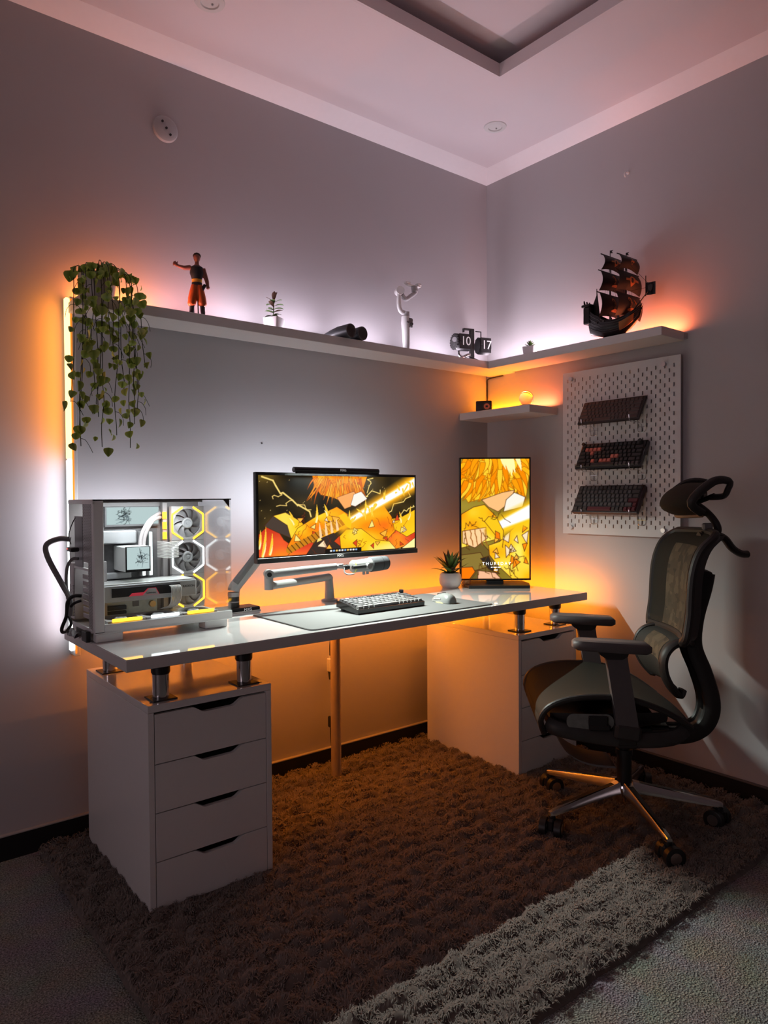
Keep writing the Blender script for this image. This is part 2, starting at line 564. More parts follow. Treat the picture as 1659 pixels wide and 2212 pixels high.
nx, ny = 300, 215
gx = np.linspace(RX0, RX1, nx); gy = np.linspace(RY0, RY1, ny)
GX, GY = np.meshgrid(gx, gy, indexing='ij')
edge = np.minimum(np.minimum(GX - RX0, RX1 - GX), np.minimum(GY - RY0, RY1 - GY))
GZ = rug_h(GX, GY) * np.clip(edge / 0.02, 0.0, 1) ** 0.5 + 0.001
WX = GX + 0.010 * (vnoise(GY * 9, GY * 0 + 3.3, 8) - 0.5) * np.sign(GX - (RX0 + RX1) / 2) * (edge < 0.015)
WY = GY + 0.014 * (vnoise(GX * 9, GX * 0 + 7.3, 9) - 0.5) * np.sign(GY - (RY0 + RY1) / 2) * (edge < 0.015)
V = np.stack([WX, WY, GZ], -1).reshape(-1, 3)
idx = np.arange(nx * ny).reshape(nx, ny)
Q = np.stack([idx[:-1, :-1], idx[1:, :-1], idx[1:, 1:], idx[:-1, 1:]], -1).reshape(-1, 4)


def np_mesh(name, V, Q, mat_, smooth=True):
    me = bpy.data.meshes.new(name)
    k = Q.shape[1]
    me.vertices.add(len(V)); me.vertices.foreach_set('co', V.astype(np.float32).ravel())
    me.loops.add(Q.size); me.loops.foreach_set('vertex_index', Q.astype(np.int32).ravel())
    me.polygons.add(len(Q)); me.polygons.foreach_set('loop_start', np.arange(0, Q.size, k, dtype=np.int32))
    me.update(calc_edges=True)
    me.validate()
    if smooth: me.shade_smooth()
    me.materials.append(mat_)
    return me


RB = Vector(((RX0 + RX1) / 2, (RY0 + RY1) / 2, 0))
M_rug = mat('rug_plush', (0.135, 0.107, 0.094), 0.95, var=0.2, nscale=60, spec=0.05, sheen=0.3)
M_pile = mat('rug_pile', (0.205, 0.172, 0.154), 0.95, var=0.25, nscale=90, spec=0.05, sheen=0.2)
V[:, 0] -= RB.x; V[:, 1] -= RB.y
rug = link('plush_rug', np_mesh('plush_rug', V, Q, M_rug))
rug.location = RB
tag(rug, 'large shaggy plush rug with bumpy pile under the desk and chair', 'rug')

# pile: curved blades combed by a clumping field
nb = 230000
bx = NR.uniform(RX0, RX1, nb); by = NR.uniform(RY0, RY1, nb)
bz = rug_h(bx, by) * 0.9
f1 = vnoise(bx * 38, by * 38, 21) * 2 * PI * 1.6
f2 = vnoise(bx * 13, by * 13, 22) * 2 * PI
ang = f1 + 0.6 * f2 + NR.normal(0, 0.35, nb)
lean = NR.uniform(0.008, 0.022, nb)
hgt = NR.uniform(0.004, 0.014, nb)
wd = NR.uniform(0.0009, 0.0018, nb)
dx, dy = np.cos(ang), np.sin(ang)
px, py = -dy, dx
sag = NR.uniform(-0.2, 0.75, nb)
B = np.empty((nb, 5, 3))
for i, (s, w, zz) in enumerate(((0, -1, 0.0), (0, 1, 0.0), (0.55, 1, 0.8), (0.55, -1, 0.8), (1.0, 0, None))):
    B[:, i, 0] = bx + dx * lean * s + px * wd * w
    B[:, i, 1] = by + dy * lean * s + py * wd * w
    B[:, i, 2] = bz + (hgt * zz if zz is not None else hgt * sag)
B[:, :, 2] = np.maximum(B[:, :, 2], 0.002)
B[:, :, 0] -= RB.x; B[:, :, 1] -= RB.y
base_i = (np.arange(nb) * 5)[:, None]
Q1 = np.concatenate([base_i + np.array([0, 1, 2]), base_i + np.array([0, 2, 3]), base_i + np.array([3, 2, 4])], 0)
pile = link('pile', np_mesh('pile', B.reshape(-1, 3), Q1, M_pile, True), rug)
pile['kind'] = 'stuff'

# ------------------------------------------------------------------ shelves
sh = thing('floating_shelf', 'long white floating shelf running along the wall to the corner', 'shelf', (-1.07, 0, SHZ - 0.036))
part('board', MB().span((-1.07, -0.1945, 0), (1.07, -0.030, 0.036), 0.0012), M_shelf, sh)
part('led_channel', MB().span((-1.07, -0.029, 0.010), (1.05, -0.0005, 0.034)), M_lgrey, sh, 'slim aluminium light channel behind the board')
sh = thing('floating_shelf', 'white floating shelf on the right wall holding the model ship', 'shelf', (0, -0.66, SHZ - 0.036))
part('board', MB().span((-0.2014, -0.462, 0), (-0.030, 0.4645, 0.036), 0.0012), M_shelf, sh)
part('led_channel', MB().span((-0.029, -0.462, 0.010), (-0.0005, 0.4645, 0.034)), M_lgrey, sh, 'slim aluminium light channel behind the board')
sh = thing('floating_shelf', 'short white corner shelf with the camera and glass ball', 'shelf', (0, -0.23, 1.598))
part('board', MB().span((-0.209, -0.2326, 0), (-0.0005, 0.2295, 0.036), 0.0012), M_shelf, sh)

# vertical light bar at the end of the long shelf
lb = thing('led_light_bar', 'tall vertical light bar glowing amber and white on the left', 'light', (-2.138, 0, 0.66))
part('channel', MB().span((0.003, -0.060, 0), (0.021, -0.0005, 1.237), 0.002), M_wplast, lb)
part('amber_tube', MB().span((-0.013, -0.063, 0.68), (0.003, -0.044, 1.232), 0.004), glow('bar_amber', (1.0, 0.60, 0.22), 1.5), lb, 'amber upper half of the tube')
part('white_tube', MB().span((-0.013, -0.063, 0.02), (0.003, -0.044, 0.68), 0.004), M_gloww, lb, 'white lower half of the tube')
part('glow_edge', MB().span((0.004, -0.0625, 0.01), (0.010, -0.060, 1.23), 0.0008), glow('edge_painted_glow', (1.0, 0.30, 0.03), 0.35), lb, 'thin amber edge with the tube light painted in as glow')  # tube light on the channel edge, put in as the material's own glow

# ------------------------------------------------------------------ desk
DZ, DT = 0.772, 0.034
DX0, DX1, DY0, DY1 = -2.187, -0.138, -0.730, -0.130
CT = 0.616
M_desk_edge = mat('desk_edge', (0.60, 0.58, 0.57), 0.4, var=0.03)
dk = thing('desk', 'long gloss white desk top on steel legs standing on two drawer units', 'desk', ((DX0 + DX1) / 2, (DY0 + DY1) / 2, 0))
ox, oy = dk.location.x, dk.location.y
part('tabletop', MB().span((DX0 - ox, DY0 - oy, DZ - DT), (DX1 - ox, DY1 - oy, DZ - 0.002), 0.001), M_desk_edge, dk)
part('glass_top', MB().span((DX0 - ox + 0.0008, DY0 - oy + 0.0008, DZ - 0.002), (DX1 - ox - 0.0008, DY1 - oy - 0.0008, DZ), 0.0004), M_gloss, dk, 'mirror-gloss white surface')
legs = [(-2.043, -0.601), (-1.773, -0.602), (-2.052, -0.169), (-1.780, -0.169), (-0.438, -0.594), (-0.190, -0.592), (-0.438, -0.165), (-0.190, -0.165)]
leg_me = MB().cyl((0, 0, 0.003), (0, 0, 0.122), 0.0240, n=28).mesh('leg', M_chrome)
col_me = MB().cyl((0, 0, 0.078), (0, 0, 0.1215), 0.0275, n=28).cyl((0, 0, 0.074), (0, 0, 0.080), 0.0255, n=28).mesh('collar', M_black)
fl_me = MB().box((0, 0, 0.0022), (0.074, 0.074, 0.004), 0.0015).mesh('flange', M_dark)
for x, y in legs:
    l = link('leg', leg_me, dk); l.location = (x - ox, y - oy, CT)
    link('collar', col_me, l); link('flange', fl_me, l)
M_wood = mat('pale_wood', (0.50, 0.40, 0.30), 0.45, var=0.1, nscale=25)
pl = part('pole_leg', MB().cyl((0, 0, 0.012), (0, 0, DZ - DT), 0.0215, n=28).cyl((0, 0, 0.008), (0, 0, 0.022), 0.026, n=28), M_wood, dk, 'tall round middle leg', loc=(-1.116 - ox, -0.165 - oy, 0))
part('led_strip', MB().span((DX0 - ox + 0.01, DY1 - oy, DZ - 0.026), (DX1 - ox - 0.01, DY1 - oy + 0.003, DZ - 0.014)), M_glowo, dk, 'amber LED strip on the back edge')
part('led_strip', MB().span((DX1 - ox, DY0 - oy + 0.05, DZ - 0.026), (DX1 - ox + 0.003, DY1 - oy - 0.01, DZ - 0.014)), M_glowo, dk, 'amber LED strip on the right edge')

# wire tray hanging under the back of the desk
ct = thing('cable_tray', 'grey metal cable tray under the left back of the desk', 'tray', (-1.80, -0.235, 0.690))
tb = MB().span((-0.30, -0.060, 0), (0.40, 0.060, 0.002)).span((-0.30, -0.062, 0), (0.40, -0.060, 0.014)).span((-0.30, 0.060, 0), (0.40, 0.062, 0.014))
part('trough', tb, M_lgrey, ct)
for x in (-0.28, 0.05, 0.38):
    part('bracket', MB().span((x - 0.010, 0.062, 0.0), (x + 0.010, 0.064, 0.048)).span((x - 0.010, 0.045, 0.046), (x + 0.010, 0.064, 0.048)), M_lgrey, ct)

# ------------------------------------------------------------------ drawer units
CW, CDp = 0.397, 0.575
BZ = 0.016
HH = CT - BZ
tp = 0.022
rows = [(0.430, 0.572), (0.289, 0.427), (0.148, 0.286), (0.006, 0.145)]
nl, nr_, nd = 0.125, 0.270, 0.019


def drawer_front(z0, z1):
    """front with a slanted finger notch cut out of its top edge"""
    w = CW - 2 * 0.020
    p = [(0, z0), (w, z0), (w, z1), (nr_ + 0.010, z1), (nr_ + 0.002, z1 - 0.003), (nr_ - 0.018, z1 - nd + 0.003), (nr_ - 0.026, z1 - nd),
         (nl + 0.026, z1 - nd), (nl + 0.018, z1 - nd + 0.003), (nl - 0.002, z1 - 0.003), (nl - 0.010, z1), (0, z1)]
    return MB().prism(p, (0.020, 0, 0), (1, 0, 0), (0, 0, 1), (0, 0.016, 0))


def drawer_unit(label, x, y, grp):
    t = thing('drawer_unit', label, 'drawer unit', (x, y, BZ), group=grp)
    part('side_panel', MB().span((0, 0, 0), (0.018, CDp, HH - tp), 0.0008), M_white, t)
    part('side_panel', MB().span((CW - 0.018, 0, 0), (CW, CDp, HH - tp), 0.0008), M_white, t)
    part('top_panel', MB().span((0, 0, HH - tp + 0.0008), (CW, CDp, HH), 0.0008), mat('top_panel_white', (0.74, 0.72, 0.71), 0.10, var=0.02), t)
    part('back_panel', MB().span((0.018, CDp - 0.006, 0), (CW - 0.018, CDp, HH - tp)), M_white, t)
    part('bottom_panel', MB().span((0.018, 0.02, 0.0), (CW - 0.018, CDp - 0.006, 0.005)), M_white, t)
    for i, (a, c) in enumerate(rows):
        part('drawer', drawer_front(a, c), M_white, t)
    for sx, sy in ((0.02, 0.03), (CW - 0.02, 0.03), (0.02, CDp - 0.05), (CW - 0.02, CDp - 0.05)):
        part('cam_screw', MB().cyl((sx, sy, HH), (sx, sy, HH + 0.0008), 0.0035, n=10), M_dark, t)
    return t


drawer_unit('white four-drawer unit under the computer end of the desk', -2.105, -0.660, 'white drawer units under the desk')
drawer_unit('white four-drawer unit behind the office chair, lit amber on its side', -0.523, -0.662, 'white drawer units under the desk')

# hanging plug and cord behind the pole leg
solo('extension_cord', MB().tube(smooth_path([(-1.046, -0.10, 0.735), (-1.052, -0.06, 0.62), (-1.056, -0.04, 0.56), (-1.050, -0.03, 0.50)], 5), 0.004, 8), M_black,
     'thin black cord hanging under the desk beside the pole leg', 'cord', (-1.05, -0.06, 0.5))
pg = thing('plug_block', 'pale inline plug block hanging from the cord by the pole leg', 'plug', (-1.050, -0.030, 0.395))
part('body', MB().box((0, 0, 0.065), (0.026, 0.024, 0.06), 0.004), M_wplast, pg)
part('neck', MB().cyl((0, 0, 0.095), (0, 0, 0.106), 0.007, n=12), M_wplast, pg)
part('tip', MB().cyl((0, 0, 0.035), (0, 0, 0.0), 0.011, 0.007, n=12), M_dark, pg)
solo('floor_plug', MB().box((-1.052, -0.032, 0.205), (0.014, 0.03, 0.05), 0.004).tube(smooth_path([(-1.052, -0.032, 0.18), (-1.05, -0.035, 0.10), (-1.03, -0.04, 0.03)], 5), 0.0035, 8), M_black,
     'small black plug low on the wall behind the pole leg', 'plug', (-1.052, -0.032, 0.03))

# ------------------------------------------------------------------ screens: abstract fire pictures


def canvas(w, h):
    y, x = np.mgrid[0:h, 0:w]
    return (x + 0.5) / w, (y + 0.5) / h          # y downwards, 0..1


class Art:
    def __init__(s, w, h, asp):
        s.w, s.h, s.asp = w, h, asp
        s.x, s.y = canvas(w, h)
        s.im = np.zeros((h, w, 3))
        s.ink, s.inkc = 0.0, srgb('4a2410')

    def bg(s, fn): s.im[:] = fn(s.x, s.y)

    def mix(s, m, col):
        m = np.clip(m, 0, 1)[..., None]
        s.im = s.im * (1 - m) + (np.array(col) if not callable(col) else col(s.x, s.y)) * m

    def poly(s, pts, col, soft=0.004):
        P = [(a, b) for a, b in pts]
        ins = np.zeros_like(s.x, bool)
        n = len(P)
        for i in range(n):
            (x1, y1), (x2, y2) = P[i], P[(i + 1) % n]
            c = ((y1 > s.y) != (y2 > s.y)) & (s.x < (x2 - x1) * (s.y - y1) / (y2 - y1 + 1e-12) + x1)
            ins ^= c
        s.mix(ins.astype(float), col)
        if s.ink:
            for p_, q_ in zip(P, P[1:] + P[:1]): s.seg(p_, q_, s.ink, s.ink, s.inkc)

    def seg(s, a, b, w0, w1, col, soft=None):
        sf = soft or 0.006
        pd = max(w0, w1) + sf
        c0 = max(0, int((min(a[0], b[0]) - pd / s.asp) * s.w)); c1 = min(s.w, int((max(a[0], b[0]) + pd / s.asp) * s.w) + 2)
        r0 = max(0, int((min(a[1], b[1]) - pd) * s.h)); r1 = min(s.h, int((max(a[1], b[1]) + pd) * s.h) + 2)
        if c1 <= c0 or r1 <= r0: return
        X, Y = s.x[r0:r1, c0:c1] * s.asp, s.y[r0:r1, c0:c1]
        ax, ay, bx_, by_ = a[0] * s.asp, a[1], b[0] * s.asp, b[1]
        dx_, dy_ = bx_ - ax, by_ - ay
        t = np.clip(((X - ax) * dx_ + (Y - ay) * dy_) / (dx_ * dx_ + dy_ * dy_ + 1e-12), 0, 1)
        d = np.hypot(X - ax - t * dx_, Y - ay - t * dy_)
        m = np.clip((w0 + (w1 - w0) * t - d) / sf + 0.5, 0, 1)[..., None]
        s.im[r0:r1, c0:c1] = s.im[r0:r1, c0:c1] * (1 - m) + np.array(col) * m

    def bolt(s, a, b, w, col, rng, n=7, amp=0.05):
        pts = [np.array(a) + (np.array(b) - np.array(a)) * i / n + (rng.normal(0, amp, 2) if 0 < i < n else 0) for i in range(n + 1)]
        for p, q in zip(pts, pts[1:]):
            s.seg(p, q, w, w * 0.85, col)
        return pts

    def flame(s, base, tip, w, col, bend=0.0, n=12):
        base, tip = np.array(base), np.array(tip)
        d = tip - base
        nrm = np.array([-d[1] / s.asp, d[0] * s.asp]); nrm = nrm / (np.hypot(*nrm) + 1e-9)
        nrm[0] /= s.asp
        L_, R_ = [], []
        for i in range(n + 1):
            t = i / n
            c = base + d * t + nrm * bend * math.sin(t * PI)
            ww = w * (1 - t) ** 0.7 * (0.65 + 0.35 * math.sin(t * PI))
            L_.append(c + nrm * ww); R_.append(c - nrm * ww)
        s.poly([tuple(p) for p in L_] + [tuple(p) for p in reversed(R_)], col)


def srgb(h): return [int(h[i:i + 2], 16) / 255 for i in (0, 2, 4)]


def nz2(x, y, sx, sy, seed): return vnoise(x * sx + 13, y * sy + 7, seed)


def ramp3(t, a, b_, c):
    t = np.clip(t, 0, 1)[..., None]
    a, b_, c = map(np.array, (a, b_, c))
    return np.where(t < 0.5, a + (b_ - a) * t * 2, b_ + (c - b_) * (t - 0.5) * 2)


OR, YE, DR, PA, BR, DK = srgb('ff8a0c'), srgb('ffd21e'), srgb('e2501e'), srgb('fbe0b8'), srgb('5a4420'), srgb('17130f')


def wide_art():
    A = Art(520, 226, 2.30)
    r = np.random.RandomState(4)
    A.bg(lambda x, y: ramp3(0.85 * nz2(x, y, 5, 3, 31) * (1 - abs(x - 0.30) * 1.1) + 0.25 * nz2(x, y, 16, 9, 32), srgb('0e0c0b'), srgb('4a3a1c'), srgb('8f7426')))
    for _ in range(70):
        p = (r.uniform(0, 1), r.uniform(0, 0.8)); A.seg(p, (p[0] + 0.002, p[1] - 0.005), 0.003, 0.002, srgb('ffd98a'))
    pts = A.bolt((0.02, 0.02), (0.30, 0.52), 0.010, srgb('f6d77a'), r, 9, 0.022)
    for k in (3, 5, 7): A.bolt(pts[k], pts[k] + np.array([r.uniform(-0.12, 0.12), r.uniform(0.02, 0.16)]), 0.005, srgb('f4cf76'), r, 5, 0.015)
    for a, c in (((0.70, 0.02), (0.66, 0.22)), ((0.95, 0.2), (0.80, 0.50)), ((0.86, 0.24), (0.74, 0.40)), ((0.99, 0.40), (0.90, 0.52)), ((0.75, 0.18), (0.60, 0.30))):
        A.bolt(a, c, 0.006, srgb('ffdf80'), r, 6, 0.02)
    # lower masses of flame
    A.ink = 0.0028
    oran = lambda x, y: ramp3(0.15 + 0.95 * nz2(x, y, 9, 6, 33), srgb('f0601c'), srgb('ff950f'), srgb('ffd42a'))
    redd = lambda x, y: ramp3(nz2(x, y, 8, 6, 34), srgb('c8361e'), srgb('ee5a2c'), srgb('ff9a1e'))
    yell = lambda x, y: ramp3(0.2 + 0.9 * nz2(x, y, 7, 5, 35), srgb('ff9a10'), srgb('ffcc20'), srgb('fff2a0'))
    A.poly([(0.0, 1.0), (0.0, 0.72), (0.05, 0.62), (0.10, 0.66), (0.14, 0.80), (0.20, 0.90), (0.22, 1.0)], redd)
    A.poly([(0.08, 0.50), (0.15, 0.46), (0.24, 0.58), (0.30, 0.72), (0.20, 0.84), (0.15, 0.68)], yell)
    A.poly([(0.03, 0.62), (0.08, 0.50), (0.16, 0.62), (0.18, 0.78), (0.10, 0.70)], srgb('4a3c34'))
    A.poly([(0.16, 0.88), (0.22, 0.66), (0.33, 0.52), (0.46, 0.40), (0.53, 0.50), (0.52, 0.66), (0.40, 0.80), (0.27, 1.0), (0.18, 1.0)], oran)
    A.poly([(0.16, 1.0), (0.22, 0.86), (0.34, 0.74), (0.30, 0.92), (0.28, 1.0)], redd)
    A.poly([(0.27, 1.0), (0.33, 0.82), (0.44, 0.74), (0.50, 0.86), (0.53, 1.0)], srgb('3a2e28'))
    A.poly([(0.55, 0.62), (0.62, 0.44), (0.70, 0.36), (0.77, 0.38), (0.83, 0.55), (0.86, 0.80), (0.88, 1.0), (0.60, 1.0), (0.55, 0.82)], oran)
    A.poly([(0.47, 0.80), (0.52, 0.70), (0.62, 0.70), (0.72, 0.86), (0.84, 0.90), (0.90, 1.0), (0.49, 1.0)], yell)
    A.poly([(0.83, 0.58), (0.90, 0.56), (1.0, 0.46), (1.0, 0.80), (0.92, 0.92), (0.86, 0.80)], yell)
    A.poly([(0.80, 0.86), (0.86, 0.74), (0.94, 0.84), (1.0, 0.78), (1.0, 0.94), (0.86, 1.0)], redd)
    A.poly([(0.90, 1.0), (1.0, 0.86), (1.0, 1.0)], srgb('fff0a0'))
    for _ in range(26):
        c = np.array([r.choice([r.uniform(0.2, 0.5), r.uniform(0.55, 0.97)]), r.uniform(0.5, 0.97)]); a0 = r.uniform(0, 6.28)
        q = r.uniform(0.03, 0.075)
        A.poly([(c[0] + q / 2.3 * math.cos(a0 + k), c[1] + q * math.sin(a0 + k)) for k in (0, 1.9, 3.6)],
               [PA, srgb('ffb43c'), srgb('d9481e'), srgb('ffe27a')][r.randint(4)])
    for _ in range(30):
        c = np.array([r.uniform(0.2, 0.95), r.uniform(0.45, 0.98)])
        A.bolt(c, c + np.array([r.uniform(-.06, .06), r.uniform(.04, .16)]), 0.0022, srgb('7a2c12'), r, 4, 0.008)
    A.ink = 0.0
    for a_, c_ in (((0.02, 1.0), (0.04, 0.62)), ((0.06, 0.98), (0.075, 0.70)), ((0.0, 0.9), (0.01, 0.66)), ((0.20, 0.62), (0.17, 0.44)), ((0.33, 0.60), (0.335, 0.36)), ((0.40, 0.52), (0.38, 0.36)), ((0.95, 0.60), (0.97, 0.40)), ((0.90, 0.64), (0.885, 0.48))):
        A.flame(a_, c_, 0.026, srgb('ffc83a'), 0.01); A.flame(a_, (c_[0], (a_[1] + c_[1]) / 2), 0.014, srgb('fff0a8'), 0.01)
    A.ink = 0.0016; A.inkc = srgb('9a4408')
    # plume of fire falling from the top centre
    A.poly([(0.31, 0.0), (0.66, 0.0), (0.64, 0.12), (0.60, 0.30), (0.52, 0.36), (0.44, 0.28), (0.36, 0.24), (0.32, 0.12)], lambda x, y: ramp3(0.2 + nz2(x, y, 20, 5, 36) * 0.9, srgb('f07010'), srgb('ff9414'), srgb('ffb02a')))
    for k in range(60):
        bx_ = r.uniform(0.33, 0.62); by_ = r.uniform(-0.02, 0.14)
        A.flame((bx_, by_), (bx_ + (bx_ - 0.50) * 0.35 + r.uniform(-.02, .02), by_ + r.uniform(0.14, 0.30)), 0.016, [srgb('ff9a18'), srgb('f7820e'), srgb('e0660c'), srgb('ffb636')][r.randint(4)], r.uniform(-.02, .02))
    A.ink = 0.0022; A.inkc = srgb('6a3414')
    A.poly([(0.46, 0.28), (0.57, 0.20), (0.60, 0.26), (0.55, 0.40), (0.51, 0.43)], srgb('f4a860'))
    A.poly([(0.57, 0.24), (0.62, 0.20), (0.66, 0.30), (0.58, 0.40), (0.55, 0.38)], srgb('f3eee2'))
    A.ink = 0.0
    # white-hot beam
    A.seg((0.50, 0.66), (1.02, 0.04), 0.075, 0.12, srgb('ffb01c'), 0.10)
    A.seg((0.53, 0.60), (1.02, 0.05), 0.034, 0.060, srgb('fff3c4'), 0.03)
    A.seg((0.54, 0.59), (1.02, 0.05), 0.024, 0.048, srgb('ffffff'), 0.012)
    for _ in range(26):
        t = r.rand(); c = np.array([0.53 + 0.47 * t, 0.60 - 0.55 * t]); A.flame(c, c + np.array([r.uniform(-.05, .02), r.uniform(-.16, .14)]), 0.02, srgb('ffcf40'))
    # braided gold diagonal band
    A.seg((0.17, 0.93), (0.50, 0.60), 0.042, 0.046, srgb('c8801c'))
    for k in range(14):
        t = k / 14; c = np.array([0.17 + 0.33 * t, 0.93 - 0.33 * t]); A.seg(c + (-.010, -.035), c + (.014, .030), 0.006, 0.006, srgb('5a3410') if k < 9 else srgb('f0b030'))
    A.poly([(0.52, 0.66), (0.47, 0.52), (0.51, 0.48), (0.555, 0.60), (0.55, 0.70)], srgb('ffc21c'))
    for k in range(4):
        A.flame((0.36 + 0.035 * k, 0.80 - 0.03 * k), (0.35 + 0.035 * k, 0.60 - 0.015 * k), 0.024, srgb('ffcf9a'))
    # task bar
    A.poly([(0.385, 0.945), (0.62, 0.945), (0.62, 0.998), (0.385, 0.998)], srgb('1c1612'))
    for k in range(10):
        A.seg((0.42 + 0.018 * k, 0.972), (0.424 + 0.018 * k, 0.972), 0.011, 0.011, [srgb('f4f4f4'), srgb('8fb8e8'), srgb('ffd070'), srgb('e8e8e8')][k % 4])
    return A.im


def tall_art():
    A = Art(190, 340, 0.56)
    r = np.random.RandomState(9)
    A.bg(lambda x, y: ramp3(0.3 + 0.7 * nz2(x, y, 3, 5, 41), srgb('3a3010'), srgb('7a661e'), srgb('a08a30')))
    A.ink = 0.0022
    yell = lambda x, y: ramp3(0.15 + 0.95 * nz2(x, y, 6, 9, 42), srgb('ff8c0a'), srgb('ffc21a'), srgb('ffe860'))
    A.poly([(0.0, 0.72), (0.30, 0.70), (0.46, 0.80), (0.55, 0.92), (0.52, 1.0), (0.0, 1.0)], srgb('6e5a28'))
    A.poly([(0.0, 0.80), (0.28, 0.78), (0.40, 0.90), (0.0, 0.96)], srgb('8a7434'))
    A.poly([(0.0, 0.46), (0.18, 0.40), (0.34, 0.38), (0.48, 0.46), (0.60, 0.54), (0.58, 0.66), (0.30, 0.70), (0.0, 0.74)], yell)
    A.poly([(0.40, 0.72), (0.56, 0.69), (0.80, 0.56), (1.0, 0.50), (1.0, 1.0), (0.74, 1.0), (0.52, 0.88), (0.41, 0.80)], yell)
    A.poly([(0.0, 0.905), (0.16, 0.90), (0.20, 0.94), (0.12, 1.0), (0.0, 1.0)], srgb('ff7a0a'))
    A.poly([(0.24, 0.93), (0.50, 0.95), (0.58, 1.0), (0.24, 1.0)], srgb('f2b890'))
    A.poly([(0.28, 0.83), (0.40, 0.81), (0.46, 0.90), (0.56, 0.96), (0.40, 0.92)], srgb('2c2620'))
    for _ in range(16):
        c = np.array([r.uniform(0.5, 0.97), r.uniform(0.58, 0.97)]); a0 = r.uniform(0, 6.28); q = r.uniform(0.03, 0.06)
        A.poly([(c[0] + q / 0.56 * math.cos(a0 + k) * 0.7, c[1] + q * math.sin(a0 + k)) for k in (0, 1.9, 3.6)], [PA, srgb('ffb43c'), srgb('ff8a10')][r.randint(3)])
    A.poly([(0.02, 0.60), (0.36, 0.57), (0.38, 0.66), (0.20, 0.74), (0.02, 0.70)], srgb('ffcf98'))
    for k in range(5):
        A.bolt((0.05 + 0.075 * k, 0.59), (0.10 + 0.07 * k, 0.72), 0.004, srgb('9a5a20'), r, 4, 0.006)
    A.ink = 0.0016; A.inkc = srgb('a85e06')
    # plume of fire filling the top
    A.poly([(0.06, 0.0), (1.0, 0.0), (0.97, 0.14), (0.84, 0.22), (0.78, 0.30), (0.55, 0.34), (0.30, 0.33), (0.10, 0.36), (0.0, 0.26), (0.02, 0.10)], lambda x, y: ramp3(0.1 + nz2(x, y, 11, 4, 43), srgb('ff9208'), srgb('ffaf12'), srgb('ffd634')))
    for k in range(110):
        bx_ = r.uniform(0.05, 0.9); by_ = r.uniform(-0.04, 0.20)
        A.flame((bx_, by_), (bx_ + (bx_ - 0.55) * 0.35 + r.uniform(-.05, .05), by_ + r.uniform(0.10, 0.20)), 0.030, [srgb('ffb416'), srgb('ff9c0c'), srgb('f58a06'), srgb('ffcb30')][r.randint(4)], r.uniform(-.03, .03))
    A.ink = 0.0
    for k in range(9):
        bx_ = r.uniform(0.5, 0.92); A.flame((bx_, -0.02), (bx_ + 0.06, r.uniform(0.05, 0.16)), 0.022, srgb('fff2a8'))
    A.ink = 0.0022; A.inkc = srgb('5a3414')
    A.poly([(0.30, 0.34), (0.60, 0.28), (0.78, 0.26), (0.72, 0.36), (0.54, 0.44), (0.40, 0.40)], srgb('f6bd7c'))
    A.poly([(0.66, 0.34), (0.78, 0.28), (0.94, 0.32), (0.90, 0.40), (0.62, 0.44)], srgb('f4efe0'))
    A.ink = 0.0
    # beam
    A.seg((0.50, 0.58), (1.05, 0.44), 0.075, 0.09, srgb('ffc61c'), 0.06)
    A.seg((0.56, 0.555), (1.05, 0.43), 0.032, 0.055, srgb('ffffff'), 0.02)
    A.ink = 0.0022
    A.poly([(0.56, 0.68), (0.34, 0.52), (0.40, 0.48), (0.52, 0.49), (0.62, 0.60), (0.61, 0.67)], srgb('f6c41c'))
    A.poly([(0.50, 0.60), (0.56, 0.62), (0.57, 0.67), (0.50, 0.66)], srgb('ff7a0c'))
    for _ in range(24):
        c = np.array([r.uniform(0.05, 0.95), r.uniform(0.4, 0.98)])
        A.bolt(c, c + np.array([r.uniform(-.14, .14), r.uniform(.03, .10)]), 0.0025, srgb('5a3a10'), r, 4, 0.012)
    return A.im


def sketch_art(w, h, asp, seed, cx, cy, s):
    """loose ink scribble on pale blue-white"""
    A = Art(w, h, asp)
    r = np.random.RandomState(seed)
    A.bg(lambda x, y: np.ones(x.shape + (3,)) * np.array(srgb('d8ecec')))
    for k in range(46):
        a0 = r.uniform(0, 6.28); rr = s * r.uniform(0.1, 1)
        p = np.array([cx + rr / asp * math.cos(a0), cy + rr * math.sin(a0)])
        A.bolt(p, p + np.array([r.normal(0, s * 0.5) / asp, r.normal(0, s * 0.5)]), r.choice([0.006, 0.010, 0.016]) * (1 if asp > 1.5 else 0.8), srgb('20262a') if r.rand() < .7 else srgb('8fa0a6'), r, 4, s * 0.06)
    return A.im


